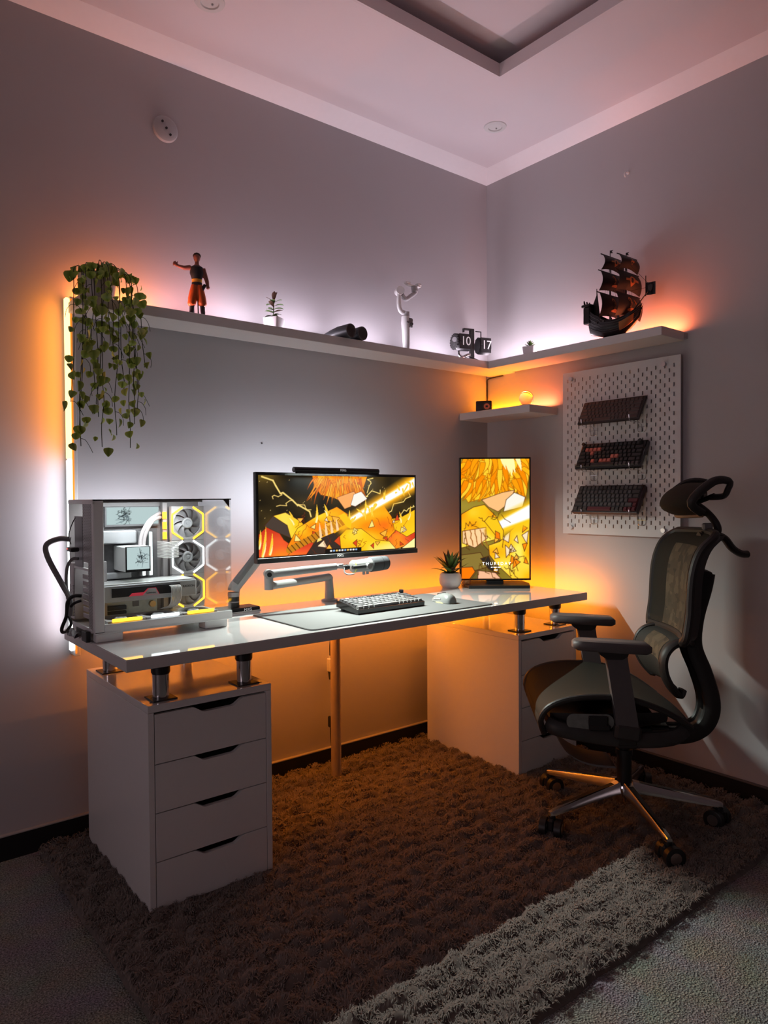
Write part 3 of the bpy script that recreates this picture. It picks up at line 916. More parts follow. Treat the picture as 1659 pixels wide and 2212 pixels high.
def screen_mesh(name, im, w, h, material, curve=0.0):
    """flat picture: grid of quads, one colour per face corner; x right, z up, facing -y"""
    H_, W_ = im.shape[:2]
    xs = np.linspace(-w / 2, w / 2, W_ + 1); zs = np.linspace(h / 2, -h / 2, H_ + 1)
    Xg, Zg = np.meshgrid(xs, zs)
    Vv = np.stack([Xg, np.zeros_like(Xg), Zg], -1).reshape(-1, 3)
    ii = np.arange((H_ + 1) * (W_ + 1)).reshape(H_ + 1, W_ + 1)
    Qq = np.stack([ii[1:, :-1], ii[1:, 1:], ii[:-1, 1:], ii[:-1, :-1]], -1).reshape(-1, 4)
    me = np_mesh(name, Vv, Qq, material, False)
    a = im.reshape(-1, 3)
    a = np.where(a <= 0.04045, a / 12.92, ((a + 0.055) / 1.055) ** 2.4)
    # per-vertex colour by averaging the touching faces
    pad = np.pad(a.reshape(H_, W_, 3), ((1, 1), (1, 1), (0, 0)), mode='edge')
    vc = (pad[:-1, :-1] + pad[1:, :-1] + pad[:-1, 1:] + pad[1:, 1:]) / 4
    ca = me.color_attributes.new('picture', 'FLOAT_COLOR', 'POINT')
    ca.data.foreach_set('color', np.concatenate([vc.reshape(-1, 3), np.ones(((H_ + 1) * (W_ + 1), 1))], 1).astype(np.float32).ravel())
    return me


M_scr = attr_mat('screen_picture', 'picture', 0.55, 0.6, base=False, spec=0.0)
M_scr2 = attr_mat('small_screen_picture', 'picture', 0.42, 0.6, base=False, spec=0.0)

# wide monitor
MW, MH = 0.792, 0.3425
mc = Vector((-1.153, -0.280, 1.129))
mo = thing('wide_monitor', 'ultrawide black monitor floating on an arm, showing a fiery picture', 'monitor', mc - Vector((0, 0, MH / 2)))
o = Vector((0, 0, MH / 2))
part('bezel', MB().box((0, 0.010, MH / 2), (MW, 0.020, MH), 0.002), M_black, mo)
bk = part('back_shell', MB().box((0, 0.032, MH / 2 + 0.01), (0.56, 0.030, 0.24), 0.012), M_dark, mo)
part('chin', MB().box((0, -0.003, 0.010), (MW, 0.012, 0.020), 0.0015), M_black, mo)
s_ = link('screen', screen_mesh('screen', wide_art(), MW - 0.020, MH - 0.034, M_scr), mo)
s_.location = (0, -0.0012, MH / 2 + 0.006); s_['label'] = 'glowing picture of orange and yellow flames with a white beam'
lettering('lettering', 'MXG', 0.0145, M_text, mo, frame((1, 0, 0), (0, 0, 1), (-0.02, -0.0094, 0.0105)))

# light bar on the monitor
lbm = thing('monitor_light_bar', 'black cylindrical light bar clipped on top of the wide monitor', 'lamp', (-1.193, -0.302, 1.3005))
part('tube', MB().cyl((-0.205, 0, 0.0105), (0.205, 0, 0.0105), 0.0105, n=24), M_black, lbm)
part('end_cap', MB().cyl((-0.2062, 0, 0.0105), (-0.2045, 0, 0.0105), 0.0095, n=24), M_grey, lbm)
part('end_cap', MB().cyl((0.2045, 0, 0.0105), (0.2062, 0, 0.0105), 0.0095, n=24), M_grey, lbm)
part('clip', MB().box((0, 0.014, 0.0018), (0.060, 0.034, 0.004), 0.001).box((0, 0.050, -0.010), (0.05, 0.016, 0.028), 0.004).box((0, 0.034, 0.0028), (0.05, 0.04, 0.004), 0.001), M_silver, lbm)
part('visor', MB().span((-0.203, -0.0098, -0.0045), (0.203, -0.0084, 0.004)), M_black, lbm)
lettering('lettering', 'MXG', 0.0130, M_text, lbm, frame((1, 0, 0), (0, 0.25, 1), (0.02, -0.0112, 0.0112)))

# monitor arm
ma = thing('articulated_mount', 'grey articulated monitor mount standing behind the computer case', 'monitor mount', (-1.575, -0.165, DZ))
part('base', MB().box((0, -0.010, 0.009), (0.150, 0.085, 0.016), 0.003), M_black, ma)
part('base_pad', MB().box((0, -0.010, 0.0022), (0.154, 0.089, 0.004), 0.001), M_wplast, ma)
part('post', MB().cyl((-0.015, -0.01, 0.016), (-0.015, -0.01, 0.058), 0.021, n=24), M_dark, ma)
part('collar', MB().cyl((-0.015, -0.01, 0.058), (-0.015, -0.01, 0.074), 0.0225, n=24).cyl((-0.015, -0.01, 0.036), (-0.015, -0.01, 0.040), 0.0222, n=24), M_lgrey, ma)
lo_ = [(-0.015, -0.01, 0.078), (-0.006, -0.012, 0.100), (0.045, -0.03, 0.165), (0.11, -0.045, 0.245), (0.15, -0.05, 0.285)]
part('lower_arm', MB().tube(smooth_path(lo_, 5), 0.024, 16, flat=0.8), M_lgrey, ma)
part('arm_cover', MB().tube(smooth_path([(-0.018, -0.030, 0.112), (0.030, -0.048, 0.178), (0.095, -0.062, 0.258)], 5), 0.013, 12), M_grey, ma)
part('upper_arm', MB().tube([(0.15, -0.05, 0.285), (0.25, -0.03, 0.33), (0.40, -0.048, 0.36)], 0.020, 14), M_lgrey, ma)
part('mount_plate', MB().box((0.42, -0.061, 0.357), (0.11, 0.012, 0.11), 0.002), M_dark, ma)
lettering('lettering', 'MXG', 0.0150, M_text, ma, frame((1, 0, 0), (0, 0, 1), (0.022, -0.0532, 0.009)))

# vertical monitor, turned towards the room
nrm = Vector((-_F.x, -_F.y, 0)).normalized()
rt = Vector((nrm.y * -1, nrm.x, 0)); rt = -rt if rt.dot(_R) < 0 else rt
VW, VH = 0.3395, 0.588
vb = Vector((-0.292, -0.322, DZ))
vm = thing('vertical_monitor', 'upright portrait monitor on a dark stand showing a golden flame picture', 'monitor', M=frame(rt, -nrm, vb))
z0 = 0.030
part('bezel', MB().box((0, 0.016, z0 + VH / 2), (VW, 0.032, VH), 0.002), M_black, vm)
part('back_shell', MB().box((0, 0.042, z0 + 0.27), (0.20, 0.022, 0.24), 0.008), M_dark, vm)
s_ = link('screen', screen_mesh('tall_screen', tall_art(), VW - 0.014, VH - 0.016, M_scr), vm)
s_.location = (0, -0.0012, z0 + VH / 2); s_['label'] = 'glowing picture of yellow flames with date lettering'
part('neck', MB().box((0.0, 0.075, 0.14), (0.07, 0.026, 0.27), 0.004), M_dark, vm)
part('foot', MB().prism([(-0.135, -0.075), (0.150, -0.075), (0.165, 0.02), (0.15, 0.125), (-0.15, 0.125), (-0.155, 0.0)], (0, 0, 0.001), (1, 0, 0), (0, 1, 0), (0, 0, 0.013)).box((0.0, 0.03, 0.020), (0.08, 0.05, 0.02), 0.003), M_black, vm)
part('power_light', MB().box((-VW / 2 - 0.0006, 0.010, z0 + 0.018), (0.0015, 0.004, 0.003)), M_gloww, vm)
lettering('lettering', 'THURSDAY', 0.020, glow('date_print', (1, 1, 1), 0.7), vm, frame((1, 0, 0), (0, 0, 1), (0.005, -0.002, z0 + 0.080)), 0.0002, spacing=1.5)
dl = MB()
for x0_, x1_, zz in ((-0.022, -0.014, 0.063), (-0.010, 0.006, 0.063), (0.010, 0.024, 0.063), (-0.006, 0.010, 0.050)):
    dl.span((x0_, -0.0022, z0 + zz - 0.002), (x1_, -0.0014, z0 + zz + 0.002))
part('small_print', dl, MATS['date_print'], vm, 'tiny unreadable date line', 0)

# amber tealight box half hidden behind the upright monitor
solo('tealight_holder', MB().lathe([(0.0, 0), (0.016, 0), (0.020, 0.012), (0.020, 0.034), (0.017, 0.034), (0.016, 0.012), (0, 0.006)], 16, (-0.400, -0.235, DZ)), mat('amber_glass', (0.8, 0.35, 0.12), 0.15, var=0.1),
     'small amber cup between the plant pot and the upright monitor', 'cup', (-0.400, -0.235, DZ))

# ------------------------------------------------------------------ desk mat, keyboard, mouse
dm = thing('desk_mat', 'large pale grey desk mat with black stitched edge', 'mat', (-1.15, -0.50, DZ))


def rrect(w, h, r, n=5, x=0.0, y=0.0):
    out = []
    for cx, cy, a0 in ((w / 2 - r, h / 2 - r, 0), (-w / 2 + r, h / 2 - r, PI / 2), (-w / 2 + r, -h / 2 + r, PI), (w / 2 - r, -h / 2 + r, 1.5 * PI)):
        for k in range(n + 1):
            a = a0 + PI / 2 * k / n
            out.append((x + cx + r * math.cos(a), y + cy + r * math.sin(a)))
    return out


part('edge', MB().prism(rrect(0.868, 0.408, 0.025), (0, 0, 0.0003), (1, 0, 0), (0, 1, 0), (0, 0, 0.0026)), M_black, dm)
part('cloth', MB().prism(rrect(0.860, 0.400, 0.022), (0, 0, 0.0010), (1, 0, 0), (0, 1, 0), (0, 0, 0.0026)), mat('mat_cloth', (0.155, 0.158, 0.158), 0.8, var=0.05, nscale=300, bump=0.2), dm)

U_ = 0.01905
KEYM = {}


def key_mesh(w, d, h, m_):
    k = (round(w, 4), round(d, 4), round(h, 4), m_.name)
    if k not in KEYM:
        a, c = w / 2, d / 2
        b_, e = a - 0.0028, c - 0.0030
        v = [(-a, -c, 0), (a, -c, 0), (a, c, 0), (-a, c, 0), (-b_, -e, h), (b_, -e, h), (b_, e + 0.0008, h), (-b_, e + 0.0008, h)]
        f = [(3, 2, 1, 0), (4, 5, 6, 7), (0, 1, 5, 4), (1, 2, 6, 5), (2, 3, 7, 6), (3, 0, 4, 7)]
        KEYM[k] = MB().add(v, f).mesh('keycap', m_, 0)
    return KEYM[k]


LAY75 = [[1] * 15,
         [1] * 13 + [2], [1.5] + [1] * 12 + [1.5], [1.75] + [1] * 11 + [2.25], [2.25] + [1] * 10 + [1.75, 1],
         [1.25, 1.25, 1.25, 6.25, 1, 1, 1, 1, 1, 1]]
LAYLOW = [[1] * 15, [1] * 13 + [2], [1.5] + [1] * 12 + [1.5], [1.75] + [1] * 11 + [2.25], [2.25] + [1] * 10 + [2.75], [1, 1, 1, 1, 5, 1, 1, 1, 1, 1, 2]]


def keyboard(name, label, Mx, w, d, t0, t1, lay, case_m, key_fn, kh=0.007, group=None, knob=None, gap=0.0014, accent=None, cat='keyboard'):
    """local x width, y depth (back +), z up; case thicker at the back (t1) than at the front (t0)"""
    t = thing(name, label, cat, M=Mx, group=group)
    pr = [(-d / 2, 0.0), (d / 2, 0.0), (d / 2, t1), (d / 2 - 0.004, t1 + 0.002), (-d / 2 + 0.004, t0 + 0.002), (-d / 2, t0)]
    part('case', MB().prism(pr, (-w / 2, 0, 0), (0, 1, 0), (0, 0, 1), (w, 0, 0)), case_m, t)
    sl = math.atan2(t1 - t0, d)
    uw = (w - 0.012) / 15.0
    ud = (d - 0.012) / len(lay)
    pt = part('plate', MB().box((0, 0, 0), (w - 0.010, d - 0.010, 0.0012), rot=Matrix.Rotation(sl, 3, 'X')), M_black, t, loc=(0, 0, (t0 + t1) / 2 + 0.0024))
    for r_, row in enumerate(lay):
        x = -(w - 0.012) / 2
        yy = d / 2 - 0.006 - ud * (r_ + 0.5)
        sc = 15.0 / sum(row)
        for c_, kw in enumerate(row):
            kw *= sc
            m_ = key_fn(r_, c_, len(row), kw)
            if m_ is not None:
                k = link('keycap', key_mesh(kw * uw - gap, ud - gap, kh, m_), t)
                k.location = (x + kw * uw / 2, yy, t0 + (t1 - t0) * (yy + d / 2) / d + 0.003)
                k.rotation_euler = (sl, 0, 0)
            x += kw * uw
    if knob:
        kx, ky = knob
        part('knob', MB().cyl((0, 0, 0), (0, 0, 0.017), 0.0095, 0.0090, n=20), M_dark, t, 'round volume knob', loc=(kx, ky, t1 + 0.002))
    return t


M_keyw = mat('pale_keycap', (0.21, 0.21, 0.21), 0.4, var=0.08, nscale=120)
M_keyg = mat('mid_keycap', (0.085, 0.085, 0.09), 0.45, var=0.1, nscale=120)
M_keyk = mat('black_keycap', (0.020, 0.019, 0.020), 0.45, var=0.1)
M_keyd = mat('charcoal_keycap', (0.055, 0.052, 0.054), 0.5, var=0.1)
M_keyr = mat('burgundy_keycap', (0.105, 0.022, 0.030), 0.5, var=0.1)
M_keyp = mat('salmon_keycap', (0.55, 0.16, 0.12), 0.5, var=0.1)
M_keyb = mat('brown_keycap', (0.062, 0.040, 0.040), 0.5, var=0.1)
M_casek = mat('black_case', (0.010, 0.009, 0.009), 0.18, var=0.1, coat=0.5)
M_caseb = mat('brown_black_case', (0.026, 0.018, 0.018), 0.4, var=0.1)
M_caser = mat('dark_burgundy_case', (0.030, 0.010, 0.012), 0.35, var=0.1)
kb = keyboard('desk_keyboard', 'black keyboard with white and grey keycaps on the desk mat', frame((1, 0.02, 0), (-0.02, 1, 0.10), (-1.130, -0.497, DZ + 0.0115)), 0.330, 0.135, 0.016, 0.022, LAY75, M_casek,
              lambda r_, c_, n, kw: None if (r_ == 0 and c_ == 14) else (M_keyg if (r_ == 0 or (r_ < 5 and c_ in (0, n - 1))) and not (r_ == 0 and c_ % 4 == 1) else M_keyw), knob=(0.148, 0.055))
part('foot', MB().box((-0.14, 0.045, -0.006), (0.03, 0.016, 0.012), 0.002), M_dark, kb)
part('foot', MB().box((0.14, 0.045, -0.006), (0.03, 0.016, 0.012), 0.002), M_dark, kb)

ms = thing('computer_mouse', 'white wireless mouse with black centre line on the desk mat', 'mouse', (-0.842, -0.545, DZ + 0.0037), math.radians(-6))


def mouse_fn(u, v):
    a = (u - 0.5) * PI
    y = 0.060 * math.sin(a)
    w = 0.031 * (math.cos(a) ** 0.45 if math.cos(a) > 0 else 0) * (1 - 0.16 * math.exp(-((y) / 0.025) ** 2))
    h = 0.038 * (math.cos(a) ** 0.55 if math.cos(a) > 0 else 0) * (1 - 0.25 * (y / 0.06))
    b_ = v * PI
    return (w * math.cos(b_), y, max(0.0015, h * math.sin(b_) ** 0.75 if math.sin(b_) > 0 else 0.0015))


part('shell', MB().surf(mouse_fn, 20, 16), mat('mouse_white', (0.24, 0.25, 0.245), 0.35), ms, sharp=60)
part('base', MB().prism([(0.030 * math.cos(a) * (1 - 0.1 * math.sin(a)), 0.060 * math.sin(a)) for a in np.linspace(0, 2 * PI, 28)[:-1]], (0, 0, 0), (1, 0, 0), (0, 1, 0), (0, 0, 0.004)), mat('pale_yellow_base', (0.75, 0.66, 0.30), 0.4), ms)
part('centre_line', MB().tube([Vector(mouse_fn(u, 0.5)) + Vector((0, 0, 0.0004)) for u in np.linspace(0.45, 0.93, 12)], 0.0018, 8), M_black, ms)
part('wheel', MB().cyl((-0.003, 0.036, 0.024), (0.003, 0.036, 0.024), 0.009, n=16), M_dark, ms)
part('side_button', MB().tube([Vector(mouse_fn(u, 0.90)) for u in np.linspace(0.45, 0.68, 6)], 0.0022, 8), M_lgrey, ms)

# ------------------------------------------------------------------ microphone and its low arm
M_boom = mat('boom_white', (0.32, 0.32, 0.32), 0.35, var=0.03)
mi = thing('boom_stand', 'white low-profile boom stand folded above the desk mat', 'boom stand', (-1.157, -0.185, DZ))
part('clamp_base', MB().lathe([(0, 0), (0.034, 0), (0.034, 0.007), (0.022, 0.010), (0.018, 0.012), (0, 0.012)], 28), M_boom, mi)
part('post', MB().cyl((0, 0, 0.011), (-0.002, 0, 0.092), 0.0205, 0.0160, n=24), M_boom, mi)
part('lower_arm', MB().tube(smooth_path([(0.004, 0, 0.090), (-0.006, -0.003, 0.100), (-0.03, -0.012, 0.101), (-0.200, -0.080, 0.104), (-0.366, -0.145, 0.107)], 4), 0.0155, 16, flat=0.8), M_boom, mi)
part('elbow', MB().cyl((-0.369, -0.145, 0.093), (-0.369, -0.145, 0.152), 0.0165, n=20).cyl((-0.376, -0.163, 0.150), (-0.362, -0.127, 0.150), 0.0175, n=24), M_boom, mi)
part('elbow_cap', MB().cyl((-0.3775, -0.1665, 0.150), (-0.376, -0.1625, 0.150), 0.0085, n=20), M_black, mi)
part('upper_arm', MB().tube([(-0.369, -0.147, 0.150), (-0.23, -0.165, 0.157), (-0.092, -0.183, 0.163)], [0.0155, 0.0150, 0.0130], 16, flat=0.8), M_boom, mi)
part('swivel', MB().cyl((-0.094, -0.183, 0.163), (-0.062, -0.190, 0.160), 0.0075, n=16).box((-0.076, -0.187, 0.168), (0.022, 0.018, 0.010), 0.002), M_lgrey, mi)

mp = thing('microphone', 'white studio microphone with dark grey grille on the low boom stand', 'microphone', (-1.219, -0.378, DZ + 0.116))
AX = Vector((1, -0.03, 0.03)).normalized()


def ax(t, dz=0.0, dy=0.0): return Vector((0.0, 0, 0.042)) + AX * t + Vector((0, dy, dz))


part('thread_collar', MB().cyl(ax(0.0), ax(0.022), 0.0095, n=20).cyl(ax(0.004), ax(0.007), 0.0108, n=20).cyl(ax(0.012), ax(0.015), 0.0108, n=20), M_black, mp)
part('yoke', MB().tube([ax(0.020, 0, -0.028), ax(0.055, 0.0, -0.029), ax(0.092, 0, -0.029)], 0.0075, 12), M_dark, mp)
part('yoke_loop', MB().tube(smooth_path([ax(-0.002, 0, -0.005), ax(-0.006, -0.018, -0.012), ax(0.006, -0.026, -0.02), ax(0.035, -0.026, -0.02)], 4), 0.0028, 8), M_lgrey, mp)
bd = part('body', MB().tube([ax(0.034), ax(0.036), ax(0.044), ax(0.100), ax(0.128)], [0.018, 0.021, 0.0245, 0.0255, 0.0270], 28), M_boom, mp)
part('accent_ring', MB().tube([ax(0.0405), ax(0.0435)], [0.0243, 0.0254], 28), mat('lime_ring', (0.72, 0.78, 0.18), 0.4), mp, 'lime yellow ring at the tail')
part('pivot', MB().cyl(ax(0.092, 0, -0.026), ax(0.092, 0, -0.043), 0.0115, n=20), M_silver, mp)
part('grille', MB().tube([ax(0.122), ax(0.126), ax(0.200), ax(0.207), ax(0.209)], [0.026, 0.0305, 0.0285, 0.025, 0.019], 28), mat('grille_cloth', (0.075, 0.08, 0.088), 0.8, var=0.3, nscale=400, bump=0.6, bscale=500), mp)
part('grille_cap', MB().tube([ax(0.172), ax(0.174), ax(0.206), ax(0.212), ax(0.2125)], [0.0286, 0.0294, 0.0270, 0.021, 0.015], 28), mat('grille_cap', (0.035, 0.037, 0.042), 0.6, var=0.1), mp)
for t_ in (0.094, 0.112):
    part('dial', MB().cyl(ax(t_, -0.024), ax(t_, -0.037), 0.0055, n=16), M_lgrey, mp)

# ------------------------------------------------------------------ potted plants


def leaf_mesh(name, prof, fold, bend, m_, L, ca=None, n=6):
    """blade along +x: prof(t) half width, folded along the midrib, bending down"""
    V_, Fc, Cc = [], [], []
    for i in range(n + 1):
        t = i / n
        w = prof(t) * L
        x, z = L * t * math.cos(bend * t), -L * t * math.sin(bend * t) * 0.5
        for s in (-1, 0, 1):
            V_.append((x, s * w, z + abs(s) * w * fold))
            Cc.append(abs(s))
    for i in range(n):
        for j in (0, 1):
            Fc.append((i * 3 + j, (i + 1) * 3 + j, (i + 1) * 3 + j + 1, i * 3 + j + 1))
    me = bpy.data.meshes.new(name)
    me.from_pydata(V_, [], Fc)
    if ca:
        a = me.color_attributes.new('tint', 'FLOAT_COLOR', 'POINT')
        c0, c1 = ca
        vals = []
        for c in Cc: vals += [c0[k] * (1 - c) + c1[k] * c for k in range(3)] + [1.0]
        a.data.foreach_set('color', vals)
    me.shade_smooth()
    me.materials.append(m_)
    return me


M_leafdk = mat('dark_leaf', (0.075, 0.14, 0.03), 0.45, var=0.4, nscale=60)
M_leafred = mat('reddish_leaf', (0.085, 0.045, 0.028), 0.45, var=0.4, nscale=60)
spiky = lambda t: 0.085 * (1 - t) ** 0.8 * (0.6 + 0.8 * min(1, t * 4))

dp = thing('potted_aloe', 'spiky green plant in a round white pot beside the upright monitor', 'potted plant', (-0.478, -0.205, DZ))
part('pot', MB().lathe([(0, 0), (0.036, 0), (0.050, 0.018), (0.054, 0.040), (0.050, 0.062), (0.042, 0.071), (0.039, 0.071), (0.045, 0.058), (0, 0.055)], 32), M_ceram, dp)
part('soil', MB().lathe([(0, 0.060), (0.042, 0.060), (0.042, 0.056), (0, 0.056)], 20), M_soil, dp)
lm_ = [leaf_mesh('leaf', spiky, 0.5, b_, M_leafdk if i < 3 else M_leafred, L) for i, (b_, L) in enumerate(((0.3, 0.155), (0.6, 0.15), (0.1, 0.125), (0.5, 0.15)))]
rr = random.Random(3)
for i in range(30):
    o = link('leaf', lm_[i % 4], dp)
    o.location = (rr.uniform(-0.008, 0.008), rr.uniform(-0.008, 0.008), 0.060)
    o.rotation_euler = Euler((0, -math.radians(rr.uniform(35, 84)), i * 2.4 + rr.uniform(-.2, .2)), 'XYZ')
    s = rr.uniform(0.75, 1.0); o.scale = (s, s, s)

sp = thing('potted_succulent', 'small stemmed plant in a square white pot on the long shelf', 'potted plant', (-1.352, -0.085, SHZ), 0.55)


def sq_pot(h, b_, t_, o=0.0):
    m_ = MB()
    prof = [(b_ * 0.9, 0), (b_, 0.004), ((b_ + t_) / 2 * 1.06, h * 0.55), (t_, h * 0.96), (t_ * 0.99, h), (t_ * 0.90, h), (t_ * 0.88, h * 0.85)]
    vs, fs = [], []
    for r_, z in prof:
        vs += [(p[0], p[1], z) for p in rrect(2 * r_, 2 * r_, r_ * 0.22, 3)]
    n = 16
    for i in range(len(prof) - 1):
        for k in range(n):
            fs.append((i * n + k, i * n + (k + 1) % n, (i + 1) * n + (k + 1) % n, (i + 1) * n + k))
    fs.append(tuple(reversed(range(n)))); fs.append(tuple(range((len(prof) - 1) * n, len(prof) * n)))
    return m_.add(vs, fs)


part('pot', sq_pot(0.060, 0.026, 0.034), M_ceram, sp)
part('soil', MB().box((0, 0, 0.054), (0.058, 0.058, 0.004)), M_soil, sp)
part('stem', MB().tube(smooth_path([(0, 0, 0.052), (0.001, 0.001, 0.09), (-0.001, 0, 0.135)], 4), 0.0022, 7), M_leafdk, sp)
oval = lambda t: 0.33 * math.sin(PI * min(1, t * 0.93 + 0.05)) ** 0.8 * (0.35 + 0.65 * t)
lm_ = [leaf_mesh('leaf', oval, 0.25, 0.5, M_leafdk, 0.046), leaf_mesh('leaf', oval, 0.25, 0.2, M_leafred, 0.042)]
for i in range(18):
    o = link('leaf', lm_[1 if i in (16, 17) else i % 5 == 0], sp)
    z = 0.064 + 0.070 * i / 17
    o.location = (0, 0, z)
    o.rotation_euler = (0, -math.radians(12 + 50 * (i / 17) ** 3 + rr.uniform(-10, 10)), i * 2.2)

cp = thing('potted_cactus', 'tiny rosette succulent in a square white pot on the ship shelf', 'potted plant', (-0.120, -0.392, SHZ), 0.35)
part('pot', sq_pot(0.048, 0.024, 0.0295), M_ceram, cp)
part('soil', MB().box((0, 0, 0.043), (0.050, 0.050, 0.004)), M_soil, cp)
lm_ = [leaf_mesh('leaf', lambda t: 0.20 * (1 - t) ** 0.6 * (0.5 + t), 0.7, 0.1, M_leafdk, 0.032)]
for i in range(22):
    o = link('leaf', lm_[0], cp)
    o.location = (0, 0, 0.044 + 0.006 * i / 22)
    o.rotation_euler = (0, -math.radians(25 + 55 * i / 22), i * 2.4)

# trailing plant
tv = thing('trailing_plant', 'long trailing ivy with heart-shaped leaves cascading off the shelf end', 'potted plant', (-2.055, -0.105, SHZ))
part('pot', MB().lathe([(0, 0), (0.048, 0), (0.052, 0.01), (0.062, 0.085), (0.064, 0.095), (0.058, 0.095), (0.056, 0.08), (0, 0.078)], 28), M_lgrey, tv)
M_ivy = attr_mat('ivy_leaf', 'tint', 0, 0.45, base=True, glow=False)
M_vine = mat('vine_stem', (0.022, 0.030, 0.008), 0.6, var=0.2)
heart = lambda t: 0.47 * max(0.0, math.sin(PI * min(1.0, t ** 0.58))) ** 0.85
GA, GB = (0.16, 0.27, 0.022), (0.42, 0.52, 0.10)
ivy = [leaf_mesh('leaf', heart, f_, b_, M_ivy, L, (tuple(c * k for c in GA), tuple(c * k for c in GB)), 9) for f_, b_, L, k in
       ((0.3, 0.6, 0.030, 0.9), (0.15, 0.9, 0.027, 1.1), (0.4, 0.4, 0.024, 0.8), (0.2, 0.7, 0.022, 1.3))]
rv = random.Random(21)
NST = 17
leaves = 0
for i in range(NST):
    ft = i / (NST - 1)
    xx = -0.105 + 0.205 * ft + rv.uniform(-.012, .012)
    front = i % 3 != 2
    yo = (-0.105 - 0.035 * rv.random()) if front else (-0.094 - 0.01 * rv.random())
    bot = {0: -0.36, 1: -0.46, 2: -0.20, 3: -0.50, 4: -0.40, 5: -0.30, 6: -0.50, 7: -0.36, 8: -0.16, 9: -0.22, 10: -0.46, 11: -0.30, 12: -0.50, 13: -0.42, 14: -0.36, 15: -0.30, 16: -0.22}[i]
    top = 0.100 + 0.028 * math.sin(PI * ft) * rv.uniform(0.6, 1.2)
    pts = [(xx * 0.25, -0.02, 0.080), (xx * 0.65, yo * 0.45, top), (xx * 0.95, yo * 0.85, top - 0.03), (xx, yo, 0.02)]
    z = -0.05
    xw = xx
    while z > bot:
        xw += rv.uniform(-.008, .008) + 0.10 * (ft - .5) * 0.05
        pts.append((xw, yo + rv.uniform(-.008, .006), z)); z -= 0.075
    pts.append((xw, yo, bot))
    sm = smooth_path(pts, 5)
    part('stem', MB().tube(sm, 0.0013, 5), M_vine, tv)
    nl_ = max(9, int((0.20 - bot) / 0.0335))
    for k in range(nl_):
        if leaves >= 298: break
        t = (k + 0.6 + rv.uniform(-.3, .3)) / nl_
        p = sm[min(len(sm) - 1, int(t * (len(sm) - 1)))]
        a = rv.uniform(0, 2 * PI)
        off = rv.uniform(0.010, 0.032)
        q = p + Vector((math.cos(a) * off, -abs(math.sin(a)) * off * 0.6, -rv.uniform(0, 0.012)))
        o = link('leaf', ivy[rv.randrange(4)], tv)
        o.location = q
        # most leaves hang facing the room with the tip down
        o.rotation_euler = Euler((rv.gauss(0, 0.5), math.radians(rv.uniform(45, 100)), rv.uniform(-1.9, -1.2) + rv.gauss(0, 0.7)), 'XYZ')
        s = rv.uniform(0.9, 1.45); o.scale = (s, s, s)
        leaves += 1
    for k in range(3):
        t = rv.uniform(0.3, 0.98); p = sm[int(t * (len(sm) - 1))]
        sx = rv.choice((-1, 1))
        sub = smooth_path([p, p + Vector((sx * 0.012, -0.006, -0.004)), p + Vector((sx * 0.024, -0.006, -0.022)), p + Vector((sx * rv.uniform(.022, .04), -0.004, -0.045))], 4)
        part('tendril', MB().tube(sub, 0.0008, 4), M_vine, tv)

# ------------------------------------------------------------------ shelf objects
# plain jointless display figure standing in for the statuette
fg = thing('display_figure', 'plain faceless display figure in dark vest and orange trousers on a stand', 'figurine', (-1.692, -0.105, SHZ), math.radians(-24))
M_fskin = mat('figure_clay', (0.24, 0.085, 0.060), 0.5, var=0.08)
M_fvest = mat('figure_vest', (0.016, 0.018, 0.022), 0.45, var=0.2)
M_ftrous = mat('figure_trousers', (0.46, 0.085, 0.012), 0.5, var=0.12, nscale=90)
M_fgold = mat('figure_sash', (0.55, 0.30, 0.03), 0.4)
def blob(name, mb, m_, parent, vox=0.0032, lab=None):
    o = part(name, mb, m_, parent, lab)
    r_ = o.modifiers.new('remesh', 'REMESH'); r_.mode = 'VOXEL'; r_.voxel_size = vox; r_.use_smooth_shade = True
    s_ = o.modifiers.new('smooth', 'SMOOTH'); s_.iterations = 3
    return o
hz0 = 0.0
bdy = MB()
bdy.tube([(0, 0, 0.118), (0, 0, 0.140), (0, 0, 0.170), (0, 0, 0.196), (0, 0, 0.204)], [0.017, 0.016, 0.024, 0.021, 0.010], 12, flat=0.7)
bdy.tube([(0.000, 0, 0.196), (0.001, 0, 0.215)], [0.009, 0.008], 10)
bdy.ball((0.001, -0.002, 0.231), 0.0155, 14, 10, (0.85, 0.95, 1.15))
arm1 = [(-0.022, 0, 0.193), (-0.045, -0.004, 0.189), (-0.066, -0.008, 0.193)]
bdy.tube(arm1, [0.0105, 0.0085, 0.006], 10)
bdy.ball((-0.072, -0.009, 0.196), 0.0075, 8, 6, (1, 0.6, 1))
for dx, dz in ((-0.015, -0.003), (-0.015, 0.004), (-0.013, 0.011), (-0.006, 0.016), (0.004, 0.014)):
    bdy.tube([(-0.072, -0.009, 0.197), (-0.072 + dx, -0.010, 0.197 + dz)], [0.0030, 0.0022], 6)
bdy.tube([(0.022, 0, 0.192), (0.030, 0.003, 0.168), (0.037, 0.002, 0.145), (0.039, 0.0, 0.128)], [0.0105, 0.009, 0.008, 0.006], 10)
bdy.ball((0.040, 0, 0.122), 0.0075, 8, 6)
blob('body', bdy, M_fskin, fg, 0.0026)
part('cap', MB().ball((0.001, 0.001, 0.238), 0.0165, 14, 8, (0.9, 0.95, 0.75)), M_soil, fg, 'plain rounded brown cap')
vs_ = MB().tube([(0, 0, 0.150), (0, 0, 0.172), (0, 0, 0.194), (0, 0, 0.200)], [0.0185, 0.0260, 0.0240, 0.016], 16, flat=0.72)
part('vest', vs_, M_fvest, fg)
part('sash', MB().tube([(0, 0, 0.138), (0, 0, 0.150)], [0.0185, 0.0190], 16, flat=0.74), M_fgold, fg)
